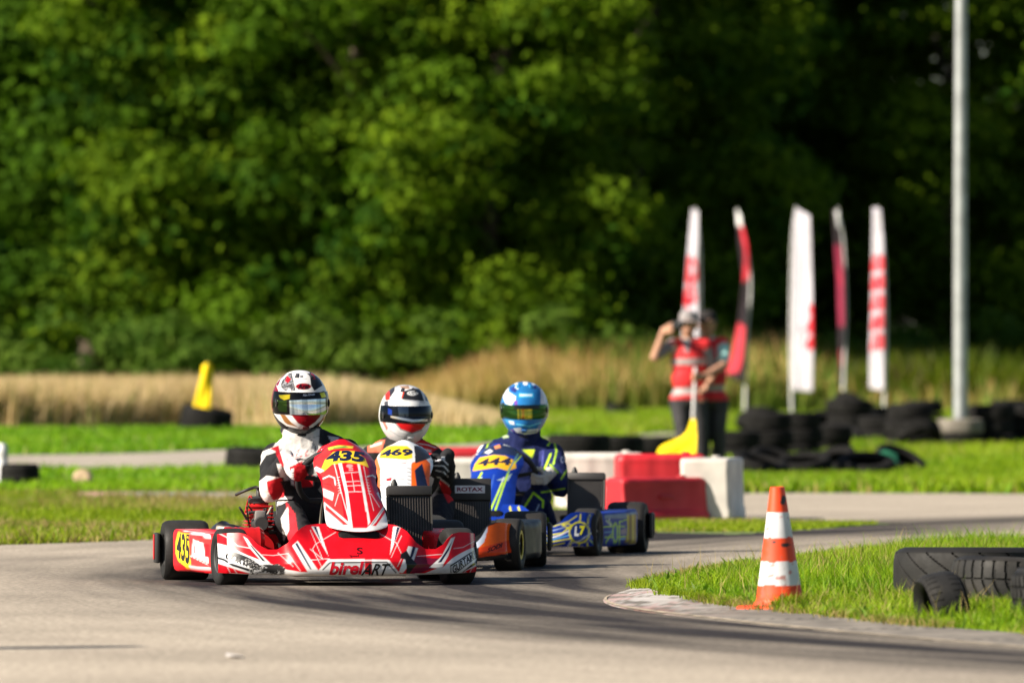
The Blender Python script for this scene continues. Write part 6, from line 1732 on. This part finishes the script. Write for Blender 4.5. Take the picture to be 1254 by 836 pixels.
X, Y = field(60000, 103, 165, 380, 860)
blades('grass', X, Y, gz(X, Y), rng.uniform(.06, .20, len(X)), rng.uniform(.02, .04, len(X)), gcol(X, Y, .10, 41) * np.array((1.1, 1.2, 1)), .4)

def straw(name, X, Y, H, c0, c1, green=0.0, w=(.02, .04), seed=5, foot=None):
    n = len(X)
    t = np.clip(.5 + .5 * nfield(X, Y, .35, seed) + rng.normal(0, .2, n), 0, 1)[:, None]
    c = np.array(c0) * (1 - t) + np.array(c1) * t
    gm = rng.uniform(0, 1, n) < green * (1 + 1.4 * nfield(X, Y, .3, seed + 2))
    c[gm] = np.array((.10, .17, .02)) * rng.uniform(.7, 1.2, (gm.sum(), 1))
    return blades(name, X, Y, gz(X, Y), H, rng.uniform(*w, n), c, .16, M_STRAW, foot)
# ripe field on the left
n = 105000
px = rng.uniform(-60, 760, n); d = 102 + 26 * rng.uniform(0, 1, n) ** 1.7
X = (px - CX) * d / FPX
m = d > 102.8 + 2.6 * nfield(X, d * 0 + 3, .8, 51) + 10 * sstep(560, 760, px)
m &= rng.uniform(0, 1, n) > 1.02 * sstep(400, 735, px)
X, d, px = X[m], d[m], px[m]
H = rng.uniform(.40, .72, len(X)) * (1 + .12 * nfield(X, d, .5, 52)) * (1 - .75 * sstep(380, 700, px))
straw('wheat', X, d, H, (.47, .335, .18), (.60, .46, .285), .05, (.012, .024), 53)
# tall dry grass and weeds in front of the wood
n = 60000
px = rng.uniform(330, 1330, n); d = rng.uniform(146, 166, n)
X = (px - CX) * d / FPX
tall = .35 + .85 * sstep(380, 690, px) - .60 * sstep(960, 1080, px)
kp = rng.uniform(0, 1, n) > .93 * sstep(900, 1010, px)
H = rng.uniform(.45, 1.02, n) * tall * (1 + .35 * nfield(X, d, .6, 61))
straw('dry_grass', X[kp], d[kp], H[kp], (.40, .18, .07), (.48, .32, .14), .42, (.03, .06), 63, (.13, .20, .02))

n = 26000
px = rng.uniform(880, 1330, n); d = rng.uniform(150, 168, n); X = (px - CX) * d / FPX
blades('weeds', X, d, gz(X, d), rng.uniform(.4, 1.0, n) * (1 + .4 * nfield(X, d, .6, 71)), rng.uniform(.05, .10, n), gcol(X, d, .12, 72) * .45, .3)
# ---- trees
def leaf_cloud(lobes, n, size, seed, c0=(.030, .070, .006), c1=(.085, .140, .014), per=150, bough=(.45, .95)):
    """leaf-sized faces gathered in rounded boughs; the boughs fill the lobes' volume"""
    g = np.random.default_rng(seed)
    nc = n // per
    vol = np.array([l[1] ** 2 for l in lobes]); pick = g.choice(len(lobes), nc, p=vol / vol.sum())
    L = np.array([[*l[0], l[1], l[2]] for l in lobes])[pick]
    dirs = g.normal(size=(nc, 3)); dirs /= np.linalg.norm(dirs, axis=1)[:, None]
    rad = g.uniform(.3, 1.0, nc) ** .45
    cen = L[:, :3] + dirs * (rad * L[:, 3])[:, None] * np.stack([np.ones(nc), np.ones(nc), L[:, 4]], 1)
    br = g.uniform(bough[0], bough[1], nc)
    tone = np.clip(g.normal(.45, .24, nc), 0, 1)
    ci = np.repeat(np.arange(nc), per)
    m = len(ci)
    dv = g.normal(size=(m, 3)); dv[:, 2] = np.where(dv[:, 2] < 0, dv[:, 2] * .5, dv[:, 2]); dv /= np.linalg.norm(dv, axis=1)[:, None]
    rr = np.where(g.uniform(0, 1, m) < .16, g.uniform(.9, 1.45, m), g.uniform(.55, 1.05, m))
    pos = cen[ci] + dv * (rr * br[ci])[:, None] * np.array((1.1, 1.1, .68))
    nr = dv * 1.0 + g.normal(size=(m, 3)) * .42 + np.array((0, 0, .25))
    nr /= np.linalg.norm(nr, axis=1)[:, None]
    a_ = np.cross(nr, g.normal(size=(m, 3))); a_ /= np.linalg.norm(a_, axis=1)[:, None]
    b_ = np.cross(nr, a_)
    s_ = g.uniform(size[0], size[1], m)[:, None]
    V = np.stack([pos - a_ * s_ * .5, pos + b_ * s_ * .34 + nr * s_ * .05, pos + a_ * s_ * .62, pos - b_ * s_ * .34 + nr * s_ * .05], 1)
    t = np.clip(tone[ci] + g.normal(0, .14, m), 0, 1)[:, None]
    c = np.array(c0) * (1 - t) + np.array(c1) * t
    c = np.repeat(c * g.uniform(.85, 1.15, (m, 1)), 4, axis=0)
    return V.reshape(-1, 3), c

def tree_mesh(seed, H, Rr, n, low=.6, size=(.14, .26), c0=(.030, .070, .006), c1=(.085, .140, .014)):
    g = random.Random(seed)
    lobes = []
    for k in range(17):
        t = k / 16
        z = low + (H - low) * (.06 + .90 * t)
        prof = math.sin(math.pi * min(1, .22 + .72 * t)) ** .7
        an = k * 2.4 + g.uniform(-.4, .4); r0 = Rr * prof * g.uniform(.45, .80)
        lobes.append(((r0 * math.cos(an), r0 * math.sin(an), z), Rr * g.uniform(.34, .52) * (.55 + .5 * prof), g.uniform(.65, .95)))
    V, c = leaf_cloud(lobes, n, size, seed, c0, c1)
    m = V[:, 2] > .05
    idx = np.arange(len(V) // 4)
    good = V.reshape(-1, 4, 3)[:, :, 2].min(1) > .03
    V = V.reshape(-1, 4, 3)[good].reshape(-1, 3); c = c.reshape(-1, 4, 3)[good].reshape(-1, 3)
    nq = len(V) // 4
    me = raw_mesh('crown', V, np.arange(nq * 4), np.full(nq, 4), c, M_LEAF)
    tm = MB()
    bend = [(g.uniform(-.15, .15) * k, g.uniform(-.15, .15) * k, H * .80 * k / 5) for k in range(6)]
    tm.tube(catmull(bend, 5), [max(.03, .24 * (1 - .85 * k / 25)) * H / 12 for k in range(26)], (.10, .075, .05), 0, 10)
    for (p, r_, _) in lobes[2::2]:
        z0 = max(.6, p[2] - r_ * 1.3); b_ = Vector((0, 0, z0))
        tm.tube(catmull([b_, Vector(p) * .5 + b_ * .5 + Vector((0, 0, .2)), Vector(p)], 4), [.09, .08, .07, .06, .05, .04, .035, .03, .02], (.10, .075, .05), 0, 6)
    return me, tm

M_BARK = colmat('bark', 0.9, dirt=0.4, dscale=6, bump=0.6, bscale=14)
kinds = []
for sd, H, Rr, n, c0, c1 in ((1, 13.0, 3.4, 26000, (.012, .042, .002), (.088, .165, .005)), (2, 12.0, 3.1, 24000, (.016, .052, .002), (.124, .195, .006)), (3, 14.0, 3.7, 27000, (.009, .034, .002), (.066, .138, .005))):
    kinds.append(tree_mesh(sd, H, Rr, int(n * 1.7), .5, (.11, .23), c0, c1))
protos = []
def add_tree(k, X, d, sc, rz, label):
    me, tm = kinds[k]
    if len(protos) <= k or protos[k] is None:
        while len(protos) <= k: protos.append(None)
        root = tm.build('tree', M_BARK); cr = bpy.data.objects.new('crown', me); COL.objects.link(cr); cr.parent = root
        protos[k] = (root, cr)
    else:
        root = protos[k][0].copy(); COL.objects.link(root); cr = protos[k][1].copy(); COL.objects.link(cr); cr.parent = root
    root.location = (X, d, float(gz(X, d)) - .05); root.rotation_euler = (0, 0, R(rz)); root.scale = (sc, sc, sc)
    return tag(root, label, 'tree', 'broadleaf trees along the edge of the wood')
rt = random.Random(9)
left_trees = [(-14.2, 166, 0, 'leafy green tree at the far left edge of the wood'), (-11.0, 164, 1, 'bright leafy tree left of the yellow pennant'), (-8.0, 162, 2, 'broad leafy tree rising behind the yellow pennant'),
    (-5.2, 160, 1, 'leafy tree rising behind the driver of the red kart'), (-2.6, 158, 0, 'leafy tree rising behind the second driver'), (-.4, 157.5, 1, 'leafy tree rising behind the driver of the blue kart'),
    (-4.5, 181, 2, 'tallest tree deep in the wood behind the first two drivers, added to shade the right-hand trees'), (-1.2, 180, 0, 'tallest tree deep in the wood, behind the second driver, added to shade the right-hand trees'), (1.6, 177, 2, 'tallest tree deep in the wood, behind the blue driver, added to shade the right-hand trees'), (-9.6, 171, 0, 'taller tree seen above the one behind the yellow pennant'), (-5.6, 170, 2, 'taller tree seen between and above the first two drivers'), (-1.4, 168, 2, 'taller tree behind the second driver, half hidden')]  # the three tallest are added behind the front rows to shade the right-hand trees
right_trees = [(2.4, 166, 1, 'half lit tree between the blue driver and the marshals'), (3.6, 181, 2, 'dark tree behind the two marshals'), (6.4, 184, 0, 'dark tree behind the broad white flag'), (9.2, 180, 1, 'dark tree behind the lamp post'), (12.0, 184, 1, 'dark tree at the right edge of the wood')]  # last two take the lighter leaf colour in place of faint light on them
for X, d, k, lb in left_trees + right_trees:
    add_tree(k, X, d, 1.3 if 'tallest' in lb else rt.uniform(.92, 1.12), rt.uniform(0, 360), lb)
# the wood behind reads as one mass
lob = []
for k in range(70):
    lob.append(((rt.uniform(-26, 26), rt.uniform(190, 200), rt.uniform(1, 17)), rt.uniform(2.2, 3.6), rt.uniform(.8, 1.1)))
V, c = leaf_cloud(lob, 50000, (.35, .7), 77, (.020, .050, .005), (.05, .09, .01), 100, (.9, 1.6))
nq = len(V) // 4
V[:, 2] = np.maximum(V[:, 2], .3)
me = raw_mesh('woods', V, np.arange(nq * 4), np.full(nq, 4), c, M_LEAF)
o = bpy.data.objects.new('woods', me); COL.objects.link(o); tag(o, kind='stuff')
# undergrowth along the foot of the wood
lob = [((rt.uniform(-17, 3), rt.uniform(153, 158), rt.uniform(.8, 1.8)), rt.uniform(.6, 1.2), .9) for k in range(36)] + [((rt.uniform(2, 15), rt.uniform(170, 177), rt.uniform(.8, 1.6)), rt.uniform(.8, 1.4), .8) for k in range(24)]
V, c = leaf_cloud(lob, 22000, (.12, .24), 78, (.035, .080, .008), (.10, .16, .02), 60, (.3, .5))
nq = len(V) // 4
me = raw_mesh('undergrowth', V, np.arange(nq * 4), np.full(nq, 4), c, M_LEAF)
o = bpy.data.objects.new('undergrowth', me); COL.objects.link(o); tag(o, kind='stuff')

# a stout post just outside the view on the left; its shadow reaches across the bare asphalt
sx, sy = (150 - CX) * 28.9 / FPX, 28.9
hs_ = 1.05; L_ = hs_ / math.tan(R(SUN_EL))
mb = MB(); mb.tube([(0, 0, -.05), (0, 0, .98), (0, 0, 1.05)], [.13, .12, .09], (.30, .22, .14), 0, 20)
o = mb.build('bollard', M_STONE); o.location = (sx - L_ * math.cos(R(SUN_AZ)), sy - L_ * math.sin(R(SUN_AZ)), 0)
tag(o, 'stout wooden bollard just outside the left edge, only its shadow on the asphalt seen', 'bollard')
bc = MB(); bc.tube([(0, 0, .80), (0, 0, .88)], [.124, .123], (.6, .6, .6), 0, 20); bc.build('band', M_PLAS, o)

# worn edge of the island: blades flopping over the kerb, ragged and thin
kp_ = np.array([tuple(p) for p in kerb_in]); ko_ = np.array([tuple(p) for p in kerb_out])
i = rng.integers(5, len(kp_) - 1, 9000); t = rng.normal(0, .035, 9000)
fx_ = kp_[i] + (ko_[i] - kp_[i]) * np.abs(t)[:, None] + rng.normal(0, .03, (9000, 2))
m = nfield(fx_[:, 0], fx_[:, 1], 3.0, 91) > -.25
fx_ = fx_[m]
blades('grass', fx_[:, 0], fx_[:, 1], np.full(len(fx_), .008), rng.uniform(.015, .055, len(fx_)), rng.uniform(.003, .006, len(fx_)), gcol(fx_[:, 0], fx_[:, 1], .38, 92), .6)
